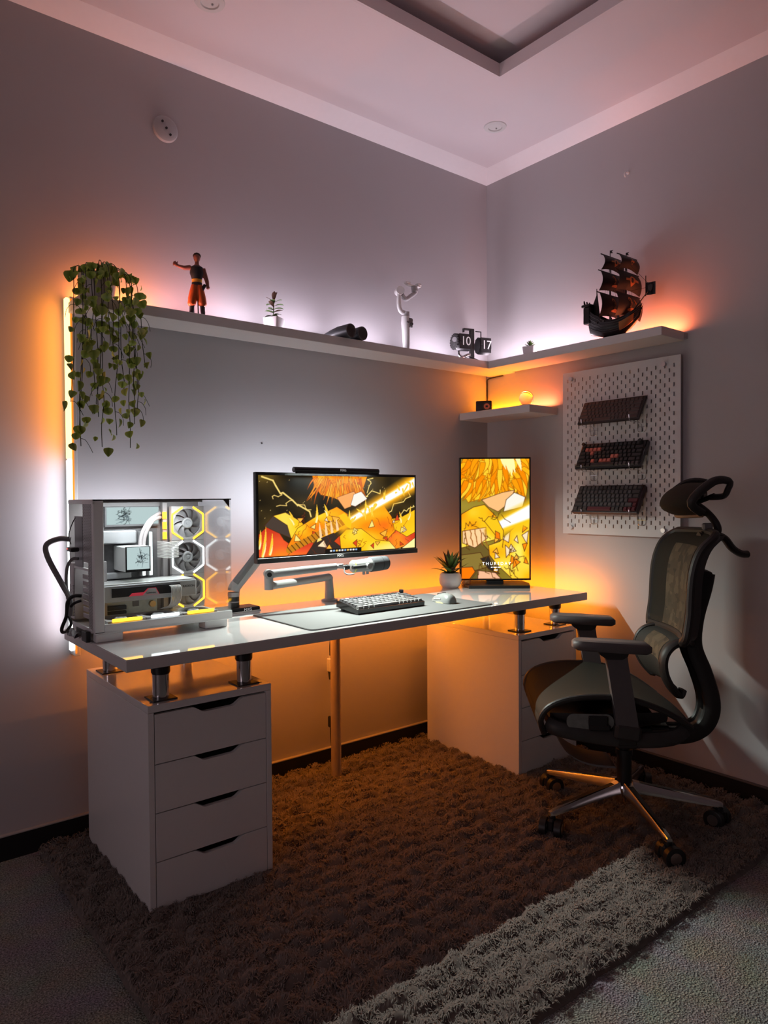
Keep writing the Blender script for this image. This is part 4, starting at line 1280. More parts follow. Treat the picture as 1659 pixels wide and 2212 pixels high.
part('belt', MB().tube([(0, 0, 0.128), (0, 0, 0.138)], [0.0200, 0.0190], 16, flat=0.74).box((0.020, -0.008, 0.112), (0.012, 0.006, 0.044), 0.002, Euler((0, 0.5, 0)).to_matrix()), M_fvest, fg)
tr_ = MB()
for sx in (-1, 1):
    tr_.tube([(sx * 0.008, 0, 0.130), (sx * 0.012, 0, 0.105), (sx * 0.017, 0, 0.078), (sx * 0.020, 0, 0.056), (sx * 0.019, 0, 0.050)], [0.0130, 0.0155, 0.0165, 0.0160, 0.0110], 12)
blob('trousers', tr_, M_ftrous, fg, 0.003)
for sx in (-1, 1):
    part('boot', MB().tube([(sx * 0.019, 0, 0.054), (sx * 0.020, 0, 0.034), (sx * 0.021, -0.003, 0.026), (sx * 0.024, -0.014, 0.015)], [0.0090, 0.0085, 0.0085, 0.0045], 10), M_fvest, fg)
part('stand_rod', MB().tube([(0.004, 0.006, 0.003), (0.002, 0.010, 0.12)], 0.0022, 8), M_black, fg)
part('stand_rod', MB().tube([(-0.012, 0.006, 0.003), (-0.014, 0.008, 0.09)], 0.0022, 8), M_black, fg)
part('stand_base', MB().lathe([(0, 0), (0.046, 0), (0.046, 0.003), (0.043, 0.005), (0, 0.005)], 36), M_black, fg)

# binoculars lying on the shelf
bn = thing('binoculars', 'pair of black binoculars lying on the long shelf', 'binoculars', (-1.035, -0.120, SHZ), math.radians(-80))
for sy, bl in ((-0.036, 0.0), (0.036, 0.0)):
    brl = part('barrel', MB().tube([(-0.085, sy * 0.85, 0.024), (-0.070, sy * 0.85, 0.024), (-0.060, sy * 0.9, 0.022), (-0.020, sy, 0.026), (0.02, sy, 0.0295), (0.085, sy, 0.0295)], [0.016, 0.017, 0.0205, 0.024, 0.0275, 0.0295], 24), M_black, bn)
    part('lens_rim', MB().tube([(0.084, sy, 0.0295), (0.088, sy, 0.0295), (0.088, sy, 0.0295), (0.083, sy, 0.0295)], [0.0295, 0.0290, 0.0245, 0.0240], 24, caps=False), M_dark, brl)
    part('lens', MB().cyl((0.0845, sy, 0.0295), (0.0856, sy, 0.0295), 0.0245, n=24), mat('lens_glass', (0.01, 0.01, 0.012), 0.06, coat=0.6), brl)
part('bridge', MB().box((-0.025, 0, 0.030), (0.06, 0.05, 0.018), 0.004), M_dark, bn)
part('focus_wheel', MB().cyl((-0.035, 0, 0.042), (-0.012, 0, 0.042), 0.009, n=18), M_black, bn)

# phone gimbal on its foot
gm = thing('phone_gimbal', 'white handheld phone gimbal standing on the long shelf', 'gimbal', (-0.655, -0.100, SHZ))
part('tripod_foot', MB().prism([(-0.075, -0.020), (0.02, -0.05), (0.14, -0.035), (0.15, -0.02), (0.03, 0.045), (-0.06, 0.03)], (0, 0, 0), (1, 0, 0), (0, 1, 0), (0, 0, 0.007)), M_grey, gm)
part('handle', MB().tube([(0, 0, 0.006), (0, 0, 0.03), (-0.001, 0, 0.10), (-0.003, 0, 0.14), (-0.003, 0, 0.170)], [0.0150, 0.0165, 0.0190, 0.0215, 0.0190], 20), M_wplast, gm)
part('thumb_panel', MB().box((0.012, -0.018, 0.140), (0.022, 0.010, 0.044), 0.003).box((0.014, -0.0225, 0.152), (0.016, 0.004, 0.010), 0.001), M_grey, gm)
part('joystick', MB().cyl((0.014, -0.022, 0.134), (0.014, -0.029, 0.134), 0.006, n=14), M_dark, gm)
part('side_dial', MB().cyl((-0.008, -0.020, 0.140), (-0.010, -0.026, 0.140), 0.006, n=14), M_grey, gm)
part('pan_motor', MB().cyl((0.001, 0, 0.171), (0.001, 0, 0.192), 0.0165, n=22), M_lgrey, gm)
part('arm', MB().tube(smooth_path([(-0.006, 0, 0.186), (-0.030, 0, 0.190), (-0.042, 0, 0.210), (-0.042, 0, 0.255), (-0.040, 0, 0.285)], 4), 0.0115, 14, flat=0.75), M_wplast, gm)
part('roll_motor', MB().cyl((-0.043, -0.012, 0.284), (-0.028, 0.022, 0.284), 0.0195, n=22), M_wplast, gm)
part('upper_arm', MB().tube(smooth_path([(-0.025, 0, 0.268), (-0.002, 0, 0.252), (0.025, 0, 0.268), (0.055, 0, 0.290), (0.060, 0, 0.302)], 4), 0.0105, 12), M_lgrey, gm)
part('tilt_motor', MB().cyl((0.055, 0, 0.296), (0.052, 0, 0.318), 0.0155, n=20), M_lgrey, gm)
part('phone_clamp', MB().box((0.045, 0, 0.321), (0.080, 0.022, 0.006), 0.002).box((0.008, 0, 0.329), (0.030, 0.024, 0.009), 0.003).box((0.078, 0, 0.331), (0.026, 0.024, 0.012), 0.003), M_wplast, gm)

# flip clock
fc = thing('flip_clock', 'black retro flip clock reading 10 17 near the corner', 'clock', (-0.222, -0.098, SHZ), math.radians(-14))
part('base', MB().lathe([(0, 0), (0.046, 0), (0.045, 0.006), (0.036, 0.018), (0.020, 0.026), (0.012, 0.030), (0, 0.031)], 32), M_black, fc)
part('post', MB().box((0.006, 0.004, 0.100), (0.024, 0.016, 0.152), 0.002), M_dark, fc)
part('top_bracket', MB().box((-0.014, 0.004, 0.172), (0.060, 0.018, 0.008), 0.001).box((0.046, 0.004, 0.166), (0.034, 0.006, 0.005), 0.001).box((0.061, 0.004, 0.152), (0.004, 0.006, 0.030), 0.001).box((-0.042, 0.004, 0.164), (0.005, 0.016, 0.016), 0.001), M_dark, fc)
part('cradle', MB().tube(smooth_path([(-0.072, 0, 0.060), (-0.066, 0, 0.038), (-0.045, 0, 0.030), (-0.020, 0, 0.042), (-0.002, 0, 0.046)], 4), 0.008, 10, flat=0.5), M_chrome, fc)
M_flap = mat('flap_black', (0.016, 0.014, 0.015), 0.5, var=0.1)
def drum(x, z, w, txt):
    p = part('number_drum', MB().tube([(x - w / 2, 0, z), (x - w / 2 + 0.004, 0, z), (x + w / 2 - 0.004, 0, z), (x + w / 2, 0, z)], [0.040, 0.043, 0.043, 0.040], 10, flat=0.7), M_flap, fc)
    part('flap', MB().box((x, -0.0300, z + 0.0190), (w - 0.008, 0.003, 0.037), 0.002).box((x, -0.0300, z - 0.0190), (w - 0.008, 0.003, 0.037), 0.002), M_flap, p)
    lettering('numeral', txt, 0.062, M_text, p, frame((1, 0, 0), (0, 0, 1), (x + 0.003, -0.0318, z)), 0.0004, spacing=0.92)
drum(-0.052, 0.103, 0.078, '10'); drum(0.070, 0.093, 0.068, '17')
gw = part('gear_wheel', MB().cyl((-0.094, 0, 0.103), (-0.101, 0, 0.103), 0.036, n=24).cyl((-0.100, 0, 0.103), (-0.106, 0, 0.103), 0.020, n=20), M_dark, fc)
tt = MB()
for k in range(18):
    a = 2 * PI * k / 18
    tt.box((-0.0975, 0.038 * math.cos(a), 0.103 + 0.038 * math.sin(a)), (0.006, 0.006, 0.006), rot=Matrix.Rotation(a, 3, 'X'))
part('gear_teeth', tt, M_dark, gw)
part('knob', MB().cyl((-0.104, -0.016, 0.110), (-0.109, -0.020, 0.110), 0.012, n=18), M_silver, gw)

# security camera and its cable on the corner shelf
LSZ = 1.634
sc_ = thing('mini_camera', 'small black camera with round lens on the corner shelf', 'camera', (-0.125, -0.094, LSZ), math.radians(-52))
part('body', MB().box((0, 0, 0.031), (0.082, 0.034, 0.060), 0.007, seg=2), M_black, sc_)
part('lens_ring', MB().cyl((0.016, -0.016, 0.031), (0.016, -0.021, 0.031), 0.0215, n=28), M_dark, sc_)
part('lens_face', MB().cyl((0.016, -0.021, 0.031), (0.016, -0.0225, 0.031), 0.0150, n=28), mat('copper_ring', (0.55, 0.22, 0.16), 0.35, 0.4), sc_)
part('lens', MB().box((0.016, -0.0228, 0.031), (0.012, 0.002, 0.010), 0.0015), M_black, sc_)
solo('camera_cable', MB().tube(smooth_path([(-0.105, -0.080, LSZ + 0.055), (-0.050, -0.030, LSZ + 0.062), (-0.012, -0.010, LSZ + 0.075), (-0.006, -0.006, LSZ + 0.12), (-0.006, -0.006, SHZ - 0.075), (-0.006, -0.010, SHZ - 0.047), (-0.008, -0.06, SHZ - 0.042), (-0.008, -0.12, SHZ - 0.041)], 5), 0.0032, 8), M_black,
     'black cable running up the wall corner to the small camera', 'cable', (-0.006, -0.006, LSZ))

# glass ball
gb = thing('glass_ball', 'clear glass ball on a dark ring base on the corner shelf', 'ornament', (-0.105, -0.357, LSZ))
part('base', MB().lathe([(0.0, 0), (0.046, 0), (0.044, 0.008), (0.032, 0.014), (0.024, 0.016), (0.022, 0.010), (0, 0.010)], 32), mat('brown_base', (0.07, 0.035, 0.028), 0.25, coat=0.4), gb)
part('ball', MB().ball((0, 0, 0.048), 0.036, 32, 20), mat('clear_glass', (1, 1, 1), 0.0, trans=1.0, ior=1.45, var=0.0), gb, sharp=80)

# ------------------------------------------------------------------ model ship
M_hull = mat('ship_black', (0.014, 0.010, 0.010), 0.35, 0.3, var=0.3, nscale=100)
M_sail = mat('ship_sail', (0.006, 0.004, 0.004), 0.55, var=0.2)
M_gold = mat('ship_bronze', (0.40, 0.15, 0.05), 0.35, 0.6, var=0.2)
M_plank = mat('ship_plank', (0.055, 0.045, 0.045), 0.4, 0.3, var=0.3, nscale=80)
ss = thing('model_ship', 'black model sailing ship with emblazoned sails on the right shelf', 'model ship', (-0.105, -0.845, SHZ), -PI / 2)
# local: +x = bow (world -y), y = across
def hull_fn(u, v):
    x = -0.115 + 0.235 * u
    w = 0.042 * (math.sin(PI * (0.16 + 0.80 * u)) ** 0.55) * (1.0 if u < 0.8 else 1.0 - 0.62 * ((u - 0.8) / 0.2) ** 1.5)
    deck = 0.084 + 0.060 * (abs(u - 0.52) / 0.52) ** 2.2 + (0.012 if u < 0.26 else 0)
    keel = 0.018 + 0.060 * max(0, (u - 0.55) / 0.45) ** 2 + 0.026 * max(0, (0.35 - u) / 0.35) ** 1.5
    a = (v - 0.5) * 2
    s = abs(a)
    z = keel + (deck - keel) * (s ** 1.6)
    return (x + 0.018 * u * s * s, math.copysign(w * (min(1, s * 1.25) ** 0.6), a), z)
part('hull', MB().surf(hull_fn, 24, 16), M_hull, ss)
part('deck', MB().surf(lambda u, v: (hull_fn(u, 0)[0] - 0.004, (v * 2 - 1) * abs(hull_fn(u, 0)[1]) * 0.96, hull_fn(u, 0)[2] - 0.010), 16, 4), M_plank, ss)
for k in range(5):
    for sd in (0.0 + 0.012 * k, 1.0 - 0.012 * k):
        vv = (0.05 + 0.055 * k) if sd < 0.5 else 1 - (0.05 + 0.055 * k)
        part('wale', MB().tube([Vector(hull_fn(u, vv)) * 1.0 + Vector((0, 0.0012 * (1 if vv > .5 else -1), 0)) for u in np.linspace(0.02, 0.98, 18)], 0.0016, 5), M_plank, ss)
part('bow_shield', MB().surf(lambda u, v: Vector(hull_fn(0.66 + 0.24 * u, 0.10 + 0.22 * v)) + Vector((0.001, -0.0026, 0)), 8, 6, (0, 0.0015, 0)), M_gold, ss, 'bronze plate on the bow flank')
part('bow_shield', MB().surf(lambda u, v: Vector(hull_fn(0.66 + 0.24 * u, 0.90 - 0.22 * v)) + Vector((0.001, 0.0026, 0)), 8, 6, (0, -0.0015, 0)), M_gold, ss, 'bronze plate on the bow flank')
st = part('stern_castle', MB().box((-0.118, 0, 0.128), (0.036, 0.070, 0.075), 0.004).box((-0.122, 0, 0.172), (0.046, 0.074, 0.012), 0.003), M_hull, ss)
for y in (-0.020, 0, 0.020):
    part('stern_window', MB().box((-0.137, y, 0.118), (0.003, 0.011, 0.024), 0.001), M_lgrey, st)
    part('stern_lantern', MB().cyl((-0.136, y, 0.176), (-0.140, y, 0.198), 0.005, 0.003, n=8), M_hull, st)
for k in range(4):
    for sd in (-1, 1):
        part('gun_port', MB().box((-0.06 + 0.036 * k, sd * 0.043, 0.083 + 0.002 * k), (0.010, 0.006, 0.009), 0.001), M_plank, ss)
part('keel_stand', MB().box((-0.03, 0, 0.010), (0.022, 0.05, 0.018), 0.003).box((0.055, 0, 0.012), (0.020, 0.04, 0.022), 0.003).box((0.01, 0, 0.003), (0.15, 0.03, 0.005), 0.001), M_hull, ss)
for x, zt in ((-0.020, 0.395), (0.058, 0.365)):
    part('mast', MB().tube([(x, 0, 0.07), (x, 0, zt)], [0.0042, 0.0016], 8).box((x, 0, zt - 0.036), (0.010, 0.010, 0.006), 0.001), M_hull, ss)
    part('pennant', MB().prism([(0, 0), (0.014, -0.002), (0.008, 0.006), (0.014, 0.011), (0, 0.012)], (x, 0, zt - 0.012), (1, 0, 0), (0, 0, 1), (0, 0.001, 0)), M_sail, ss)
part('mast', MB().tube([(-0.085, 0, 0.10), (-0.088, 0, 0.245)], [0.003, 0.0014], 8), M_hull, ss)
part('bowsprit', MB().tube([(0.085, 0, 0.105), (0.178, 0, 0.195)], [0.0035, 0.0018], 8), M_hull, ss)
part('bow_flag', MB().surf(lambda u, v: (0.150 + 0.046 * u, 0.004 * math.sin(u * 5), 0.165 + 0.052 * v - 0.006 * u), 8, 5, (0, 0.001, 0)), M_sail, ss, 'small black flag at the bow')
part('bow_flag_pole', MB().tube([(0.150, 0, 0.160), (0.150, 0, 0.245)], 0.0018, 6), M_hull, ss)
part('bow_shield_emblem', MB().prism([(0, 0.026), (-0.011, 0.022), (-0.010, 0.006), (0, -0.004), (0.010, 0.006), (0.011, 0.022)], (0.174, -0.004, 0.178), (1, 0, 0), (0, 0, 1), (0, -0.0015, 0)), M_plank, ss)


def sail(x, z0_, z1_, w0, w1, emblem):
    """billows towards the bow; yard along its top"""
    def fn(u, v):
        z = z0_ + (z1_ - z0_) * v
        w = w0 + (w1 - w0) * v
        y = (u * 2 - 1) * w
        bl = 0.026 * math.sin(PI * v * 0.9 + 0.15) * (1 - 0.35 * (2 * u - 1) ** 2)
        return (x + 0.006 + bl, y, z + 0.012 * (1 - v) * (1 - (2 * u - 1) ** 2))
    s_ = part('sail', MB().surf(fn, 10, 8, (-0.0012, 0, 0)), M_sail, ss)
    part('yard', MB().tube([(x + 0.004, -w1 * 1.16, z1_ + 0.003), (x + 0.004, w1 * 1.16, z1_ + 0.003)], 0.0024, 7), M_hull, ss)
    cz, h = (z0_ + z1_) / 2, (z1_ - z0_)
    def proj(pts):
        out = []
        for a, c in pts:
            u = 0.5 + a * h * 0.85 / (2 * (w0 + w1) / 2); v = 0.52 + c * 0.9
            out.append(Vector(fn(u, v)) + Vector((0.0016, 0, 0)))
        return out
    def patch(pts, nm='emblem'):
        v_ = proj(pts); n = len(v_); c = sum(v_, Vector()) / n
        mb = MB().add([tuple(c)] + [tuple(p) for p in v_], [(0, i + 1, (i + 1) % n + 1) for i in range(n)])
        part(nm, mb, M_gold, s_, 'bronze emblem printed on the sail')
    if emblem == 'disc':
        patch([(0.30 * math.cos(a), 0.24 * math.sin(a)) for a in np.linspace(0, 2 * PI, 14)[:-1]])
        patch([(-0.62, -0.07), (-0.30, -0.07), (-0.30, 0.07), (-0.62, 0.07)]); patch([(0.30, -0.07), (0.62, -0.07), (0.62, 0.07), (0.30, 0.07)])
        patch([(-0.22, -0.16), (0.22, -0.16), (0.0, -0.40)])
    elif emblem == 'beast':
        patch([(-0.34, 0.22), (-0.20, 0.36), (-0.06, 0.30), (-0.02, 0.05), (-0.10, -0.20), (-0.20, -0.22), (-0.22, 0.00), (-0.20, 0.14), (-0.30, 0.16)])
        patch([(-0.34, -0.30), (-0.10, -0.22), (0.30, -0.24), (0.36, -0.36), (-0.30, -0.38)])
        patch([(0.20, 0.28), (0.34, 0.10), (0.30, -0.22), (0.22, -0.22), (0.22, 0.05)])
    else:
        patch([(-0.26, 0.00), (0.0, 0.10), (0.26, 0.00), (0.0, -0.30)])
        patch([(-0.12, 0.16), (0.12, 0.16), (0.06, 0.34), (-0.06, 0.34)])


sail(-0.020, 0.296, 0.362, 0.078, 0.064, 'disc'); sail(-0.020, 0.204, 0.290, 0.094, 0.080, 'beast'); sail(-0.020, 0.094, 0.196, 0.094, 0.090, 'beast')
sail(0.058, 0.282, 0.344, 0.072, 0.064, 'arrow'); sail(0.058, 0.190, 0.277, 0.090, 0.076, 'disc'); sail(0.058, 0.084, 0.184, 0.094, 0.086, 'beast')
part('lateen_sail', MB().prism([(-0.135, 0.120), (-0.070, 0.115), (-0.085, 0.225)], (0, -0.001, 0), (1, 0, 0), (0, 0, 1), (0, 0.0015, 0)), M_sail, ss)
rg = MB()
for x, zt in ((-0.020, 0.33), (0.058, 0.31)):
    for sd in (-1, 1):
        for k in (-0.02, 0.0, 0.02):
            rg.tube([(x, sd * 0.002, zt), (x + k, sd * 0.040, 0.10)], 0.0006, 4)
rg.tube([(0.176, 0, 0.194), (0.058, 0, 0.33)], 0.0007, 4).tube([(0.176, 0, 0.194), (0.058, 0, 0.20)], 0.0007, 4).tube([(0.058, 0, 0.30), (-0.02, 0, 0.35)], 0.0006, 4)
part('rigging', rg, M_hull, ss)

# ------------------------------------------------------------------ pegboard
PBX, PBY0, PBY1, PBZ0, PBZ1 = -0.030, -0.517, -1.108, 1.0252, 1.7852
pb = thing('pegboard', 'large white pegboard with slotted holes on the right wall', 'pegboard', (PBX, (PBY0 + PBY1) / 2, PBZ0))
W_, H_, TH = PBY0 - PBY1, PBZ1 - PBZ0, 0.005
ncol, nrow = 27, 18
cw = 0.0205
mx_ = (W_ - ncol * cw) / 2
mz_ = (H_ - nrow * 0.04) / 2
v_, f_ = [], []


def q4(y0, y1, za, zb, x, flip=False):
    n = len(v_)
    v_.extend([(x, y0, za), (x, y1, za), (x, y1, zb), (x, y0, zb)])
    f_.append((n, n + 1, n + 2, n + 3) if not flip else (n + 3, n + 2, n + 1, n))


def wall4(a, c):
    n = len(v_)
    v_.extend([(0, a[0], a[1]), (0, c[0], c[1]), (TH, c[0], c[1]), (TH, a[0], a[1])])
    f_.append((n, n + 1, n + 2, n + 3))


hy = W_ / 2
for x, fl in ((0.0, False), (TH, True)):
    q4(hy, hy - mx_, 0, H_, x, fl); q4(-hy + mx_, -hy, 0, H_, x, fl)
for c in range(ncol):
    ya = hy - mx_ - c * cw; yb = ya - cw
    s0, s1 = (ya + yb) / 2 + 0.0030, (ya + yb) / 2 - 0.0030
    zs = [mz_ + 0.02 + 0.04 * k + (0.02 if c % 2 else 0.0) for k in range(nrow - (c % 2))]
    prev = 0.0
    for z in zs:
        za, zb = z - 0.0082, z + 0.0082
        for x, fl in ((0.0, False), (TH, True)):
            q4(ya, yb, prev, za, x, fl); q4(ya, s0, za, zb, x, fl); q4(s1, yb, za, zb, x, fl)
        wall4((s0, za), (s1, za)); wall4((s1, za), (s1, zb)); wall4((s1, zb), (s0, zb)); wall4((s0, zb), (s0, za))
        prev = zb
    for x, fl in ((0.0, False), (TH, True)): q4(ya, yb, prev, H_, x, fl)
for a, c in (((hy, 0), (-hy, 0)), ((-hy, 0), (-hy, H_)), ((-hy, H_), (hy, H_)), ((hy, H_), (hy, 0))): wall4(a, c)
mb = MB(); mb.v, mb.f = v_, f_
part('board', mb, mat('pegboard_white', (0.66, 0.65, 0.66), 0.45, var=0.02), pb, sharp=0)
for y, z in ((hy - 0.050, 0.030), (hy - 0.050, H_ - 0.032), (-hy + 0.072, 0.030), (-hy + 0.072, H_ - 0.032)):
    k = part('mount_knob', MB().cyl((-0.012, y, z), (0.0, y, z), 0.0100, n=18).cyl((TH, y, z), (0.0295, y, z), 0.008, n=14), M_silver, pb)

# keyboards hanging on wire hooks
YX = Vector((0, -1, 0))


def wall_frame(cy, fr, bk):
    yv = Vector((bk[0] - fr[0], 0, bk[1] - fr[1])).normalized()
    nv = YX.cross(yv)
    c = Vector(((fr[0] + bk[0]) / 2, cy, (fr[1] + bk[1]) / 2))
    return frame(YX, yv, c - nv * 0.018), math.hypot(bk[0] - fr[0], bk[1] - fr[1])


Mx, d_ = wall_frame(-0.803, (-0.106, 1.534), (-0.046, 1.635))
keyboard('wall_keyboard', 'slim dark brown keyboard, topmost of three on the pegboard', Mx, 0.308, d_, 0.008, 0.012, LAYLOW, M_caseb,
         lambda r_, c_, n, kw: M_keyb, 0.0028, 'keyboards hung on the pegboard', gap=0.0012)
accent = {(1, 1), (1, 2), (1, 3), (1, 4), (2, 2), (4, 2), (4, 4), (4, 5), (4, 6), (3, 7), (3, 8)}
Mx, d_ = wall_frame(-0.808, (-0.114, 1.329), (-0.046, 1.441))
kb2 = keyboard('wall_keyboard', 'black keyboard with salmon accent keys and a knob, middle of the pegboard', Mx, 0.328, d_, 0.013, 0.018, LAY75, M_casek,
               lambda r_, c_, n, kw: None if (r_ == 0 and c_ == 14) else (M_keyp if (r_, c_) in accent else (M_keyd if r_ == 5 and c_ > 3 else M_keyk)), 0.0062, 'keyboards hung on the pegboard', knob=(0.136, 0.054))
part('corner_knob', MB().cyl((-0.156, 0.060, 0.012), (-0.156, 0.060, 0.030), 0.008, n=16), M_black, kb2)
Mx, d_ = wall_frame(-0.795, (-0.116, 1.130), (-0.046, 1.247))
keyboard('wall_keyboard', 'burgundy-cased keyboard with grey keys and a red space bar, lowest on the pegboard', Mx, 0.328, d_, 0.017, 0.022, LAY75, M_caser,
         lambda r_, c_, n, kw: M_keyr if (r_ == 5 and c_ in (3, 7, 8, 9)) or (r_ == 3 and c_ == n - 1) or (r_ == 4 and c_ == n - 1) else (M_keyd if (r_ == 5 or c_ in (0, n - 1) or (r_ == 0 and c_ in (1, 2, 3, 4, 10, 11, 12, 13)) is False and r_ == 0) else mat('slate_keycap', (0.085, 0.085, 0.09), 0.5, var=0.08)), 0.0066, 'keyboards hung on the pegboard')

hook_names = (('upper', 1.536, 1.477), ('middle', 1.331, 1.272), ('lower', 1.131, 1.073))
for nm, zf, zb in hook_names:
    for y, sd in ((-0.693, 'left'), (-0.934, 'right')):
        h = MB()
        for dy in (-0.020, 0.020):
            h.tube(smooth_path([(PBX + 0.004, y + dy, zb + 0.066), (PBX - 0.003, y + dy, zb + 0.062), (PBX - 0.004, y + dy, zb + 0.02), (PBX - 0.004, y + dy * 0.8, zb + 0.004), (PBX - 0.004, y, zb)], 3), 0.0011, 6)
        h.tube([(PBX - 0.004, y - 0.020, zb + 0.024), (PBX - 0.004, y + 0.020, zb + 0.024)], 0.0010, 6)
        h.tube(smooth_path([(PBX - 0.004, y, zb), (PBX - 0.005, y, zb + 0.030), (PBX - 0.030, y, zb + 0.042), (-0.108, y + 0.004, zf - 0.018), (-0.121, y + 0.005, zf - 0.008), (-0.124, y + 0.006, zf + 0.012)], 4), 0.0013, 6)
        kbn = {'upper': 'slim brown', 'middle': 'salmon-accented', 'lower': 'burgundy'}[nm]
        solo('wire_hook', h, M_chrome, 'thin wire hook under the %s end of the %s keyboard' % (sd, kbn), 'hook', (PBX, y, zb), 'wire hooks on the pegboard')

# ------------------------------------------------------------------ computer tower
PB_ = Vector((-1.961, -0.3275, DZ))
pc = thing('computer_tower', 'white glass-sided computer case with glowing fans on the desk', 'computer', PB_)
CX0, CX1, CY0, CY1, CZ0, CZ1 = -2.185, -1.737, -0.455, -0.200, 0.800, 1.202


def wp(name, mb, m_, parent=None, label=None, sharp=35):
    mb.xf(Matrix.Translation(-PB_))
    return part(name, mb, m_, parent or pc, label, sharp)


def thin_glass(name, tint, gain=1.0):
    m_ = bpy.data.materials.new(name); m_.use_nodes = True
    n_, l_ = m_.node_tree.nodes, m_.node_tree.links
    for k in list(n_):
        if k.type != 'OUTPUT_MATERIAL': n_.remove(k)
    out = n_['Material Output']
    tr = n_.new('ShaderNodeBsdfTransparent'); tr.inputs[0].default_value = tuple(tint) + (1,)
    gl = n_.new('ShaderNodeBsdfGlossy'); gl.inputs['Roughness'].default_value = 0.02
    lw = n_.new('ShaderNodeLayerWeight')
    pw = n_.new('ShaderNodeMath'); pw.operation = 'POWER'; pw.inputs[1].default_value = 4.0
    l_.new(lw.outputs['Facing'], pw.inputs[0])
    mu = n_.new('ShaderNodeMath'); mu.operation = 'MULTIPLY_ADD'; mu.inputs[1].default_value = 0.9 * gain; mu.inputs[2].default_value = 0.035 * gain; mu.use_clamp = True
    mx = n_.new('ShaderNodeMixShader')
    l_.new(pw.outputs[0], mu.inputs[0]); l_.new(mu.outputs[0], mx.inputs[0]); l_.new(tr.outputs[0], mx.inputs[1]); l_.new(gl.outputs[0], mx.inputs[2])
    l_.new(mx.outputs[0], out.inputs['Surface'])
    return m_


M_glass = thin_glass('case_glass', (0.95, 0.97, 0.97), 1.0)
M_glass2 = thin_glass('end_glass', (0.96, 0.97, 0.97), 1.6)
M_case = mat('case_white', (0.68, 0.68, 0.68), 0.4, var=0.03)
M_tray = mat('case_tray', (0.36, 0.33, 0.33), 0.45, var=0.04)
M_board = mat('motherboard', (0.15, 0.145, 0.15), 0.5, var=0.5, nscale=60)
M_boardw = mat('white_board', (0.55, 0.60, 0.58), 0.5, var=0.25, nscale=70)

# perforated rear panel: dot pattern of holes
m = bpy.data.materials.new('perforated_white'); m.use_nodes = True
nt = m.node_tree; N, L = nt.nodes, nt.links
b = N['Principled BSDF']; b.inputs['Roughness'].default_value = 0.45
tc = N.new('ShaderNodeTexCoord'); mp_ = N.new('ShaderNodeMapping'); mp_.inputs['Scale'].default_value = (0.0, 150, 150); mp_.inputs['Rotation'].default_value = (math.radians(45), 0, 0)
ck = N.new('ShaderNodeTexVoronoi'); ck.inputs['Scale'].default_value = 1.0; ck.inputs['Randomness'].default_value = 0.0
L.new(tc.outputs['Object'], mp_.inputs['Vector']); L.new(mp_.outputs['Vector'], ck.inputs['Vector'])
cr = N.new('ShaderNodeValToRGB'); cr.color_ramp.interpolation = 'CONSTANT'
cr.color_ramp.elements[0].color = (0.012, 0.012, 0.012, 1); cr.color_ramp.elements[1].position = 0.34; cr.color_ramp.elements[1].color = (0.42, 0.41, 0.41, 1)
L.new(ck.outputs['Distance'], cr.inputs['Fac']); L.new(cr.outputs['Color'], b.inputs['Base Color'])
M_perf = m

# shell
wp('front_pillar', MB().span((CX0, CY0, CZ0), (CX0 + 0.030, CY0 + 0.020, CZ1), 0.002), M_case)
wp('bottom_rail', MB().span((CX0 + 0.030, CY0, CZ0), (CX1, CY0 + 0.012, CZ0 + 0.026), 0.001).span((CX0, CY0, CZ0 - 0.002), (CX1, CY0 + 0.03, CZ0 + 0.006), 0.002), M_case)
wp('floor_panel', MB().span((CX0, CY0 + 0.012, CZ0), (CX1, CY1, CZ0 + 0.010)), M_case)
wp('top_panel', MB().span((CX0, CY0 + 0.004, CZ1 - 0.010), (CX1 - 0.100, CY1, CZ1), 0.001), M_tray)
wp('top_edge', MB().span((CX0, CY0, CZ1 - 0.004), (CX1, CY0 + 0.005, CZ1)).span((CX1 - 0.004, CY0, CZ1 - 0.004), (CX1, CY1, CZ1)), M_dark)
wp('corner_bracket', MB().prism([(0, 0), (-0.020, 0), (0, -0.024)], (CX1 - 0.004, CY0 + 0.006, CZ1 - 0.004), (1, 0, 0), (0, 0, 1), (0, 0.004, 0)), M_dark)
wp('back_tray', MB().span((CX0, CY1 - 0.006, CZ0), (CX1 - 0.006, CY1, CZ1 - 0.01)), M_tray)
wp('rear_top_grille', MB().span((CX0, CY0 + 0.020, 1.010), (CX0 + 0.003, CY0 + 0.105, CZ1 - 0.012)), M_perf)
wp('rear_low_grille', MB().span((CX0, CY0 + 0.020, CZ0 + 0.010), (CX0 + 0.003, CY0 + 0.055, 1.010)), M_perf)
wp('port_plate', MB().span((CX0, CY0 + 0.112, 0.985), (CX0 + 0.004, CY1 - 0.06, 1.150), 0.001), M_grey)
wp('power_supply', MB().span((CX0 - 0.003, CY1 - 0.058, CZ0 + 0.02), (CX0 + 0.10, CY1 - 0.008, 1.0), 0.002), M_tray)
wp('power_supply_grille', MB().span((CX0 - 0.0045, CY1 - 0.055, CZ0 + 0.03), (CX0 - 0.003, CY1 - 0.012, 0.93)), M_perf)
for k in range(7):
    wp('slot_cover', MB().span((CX0, CY0 + 0.060, 0.838 + 0.020 * k), (CX0 + 0.003, CY0 + 0.115, 0.852 + 0.020 * k), 0.001), M_tray)
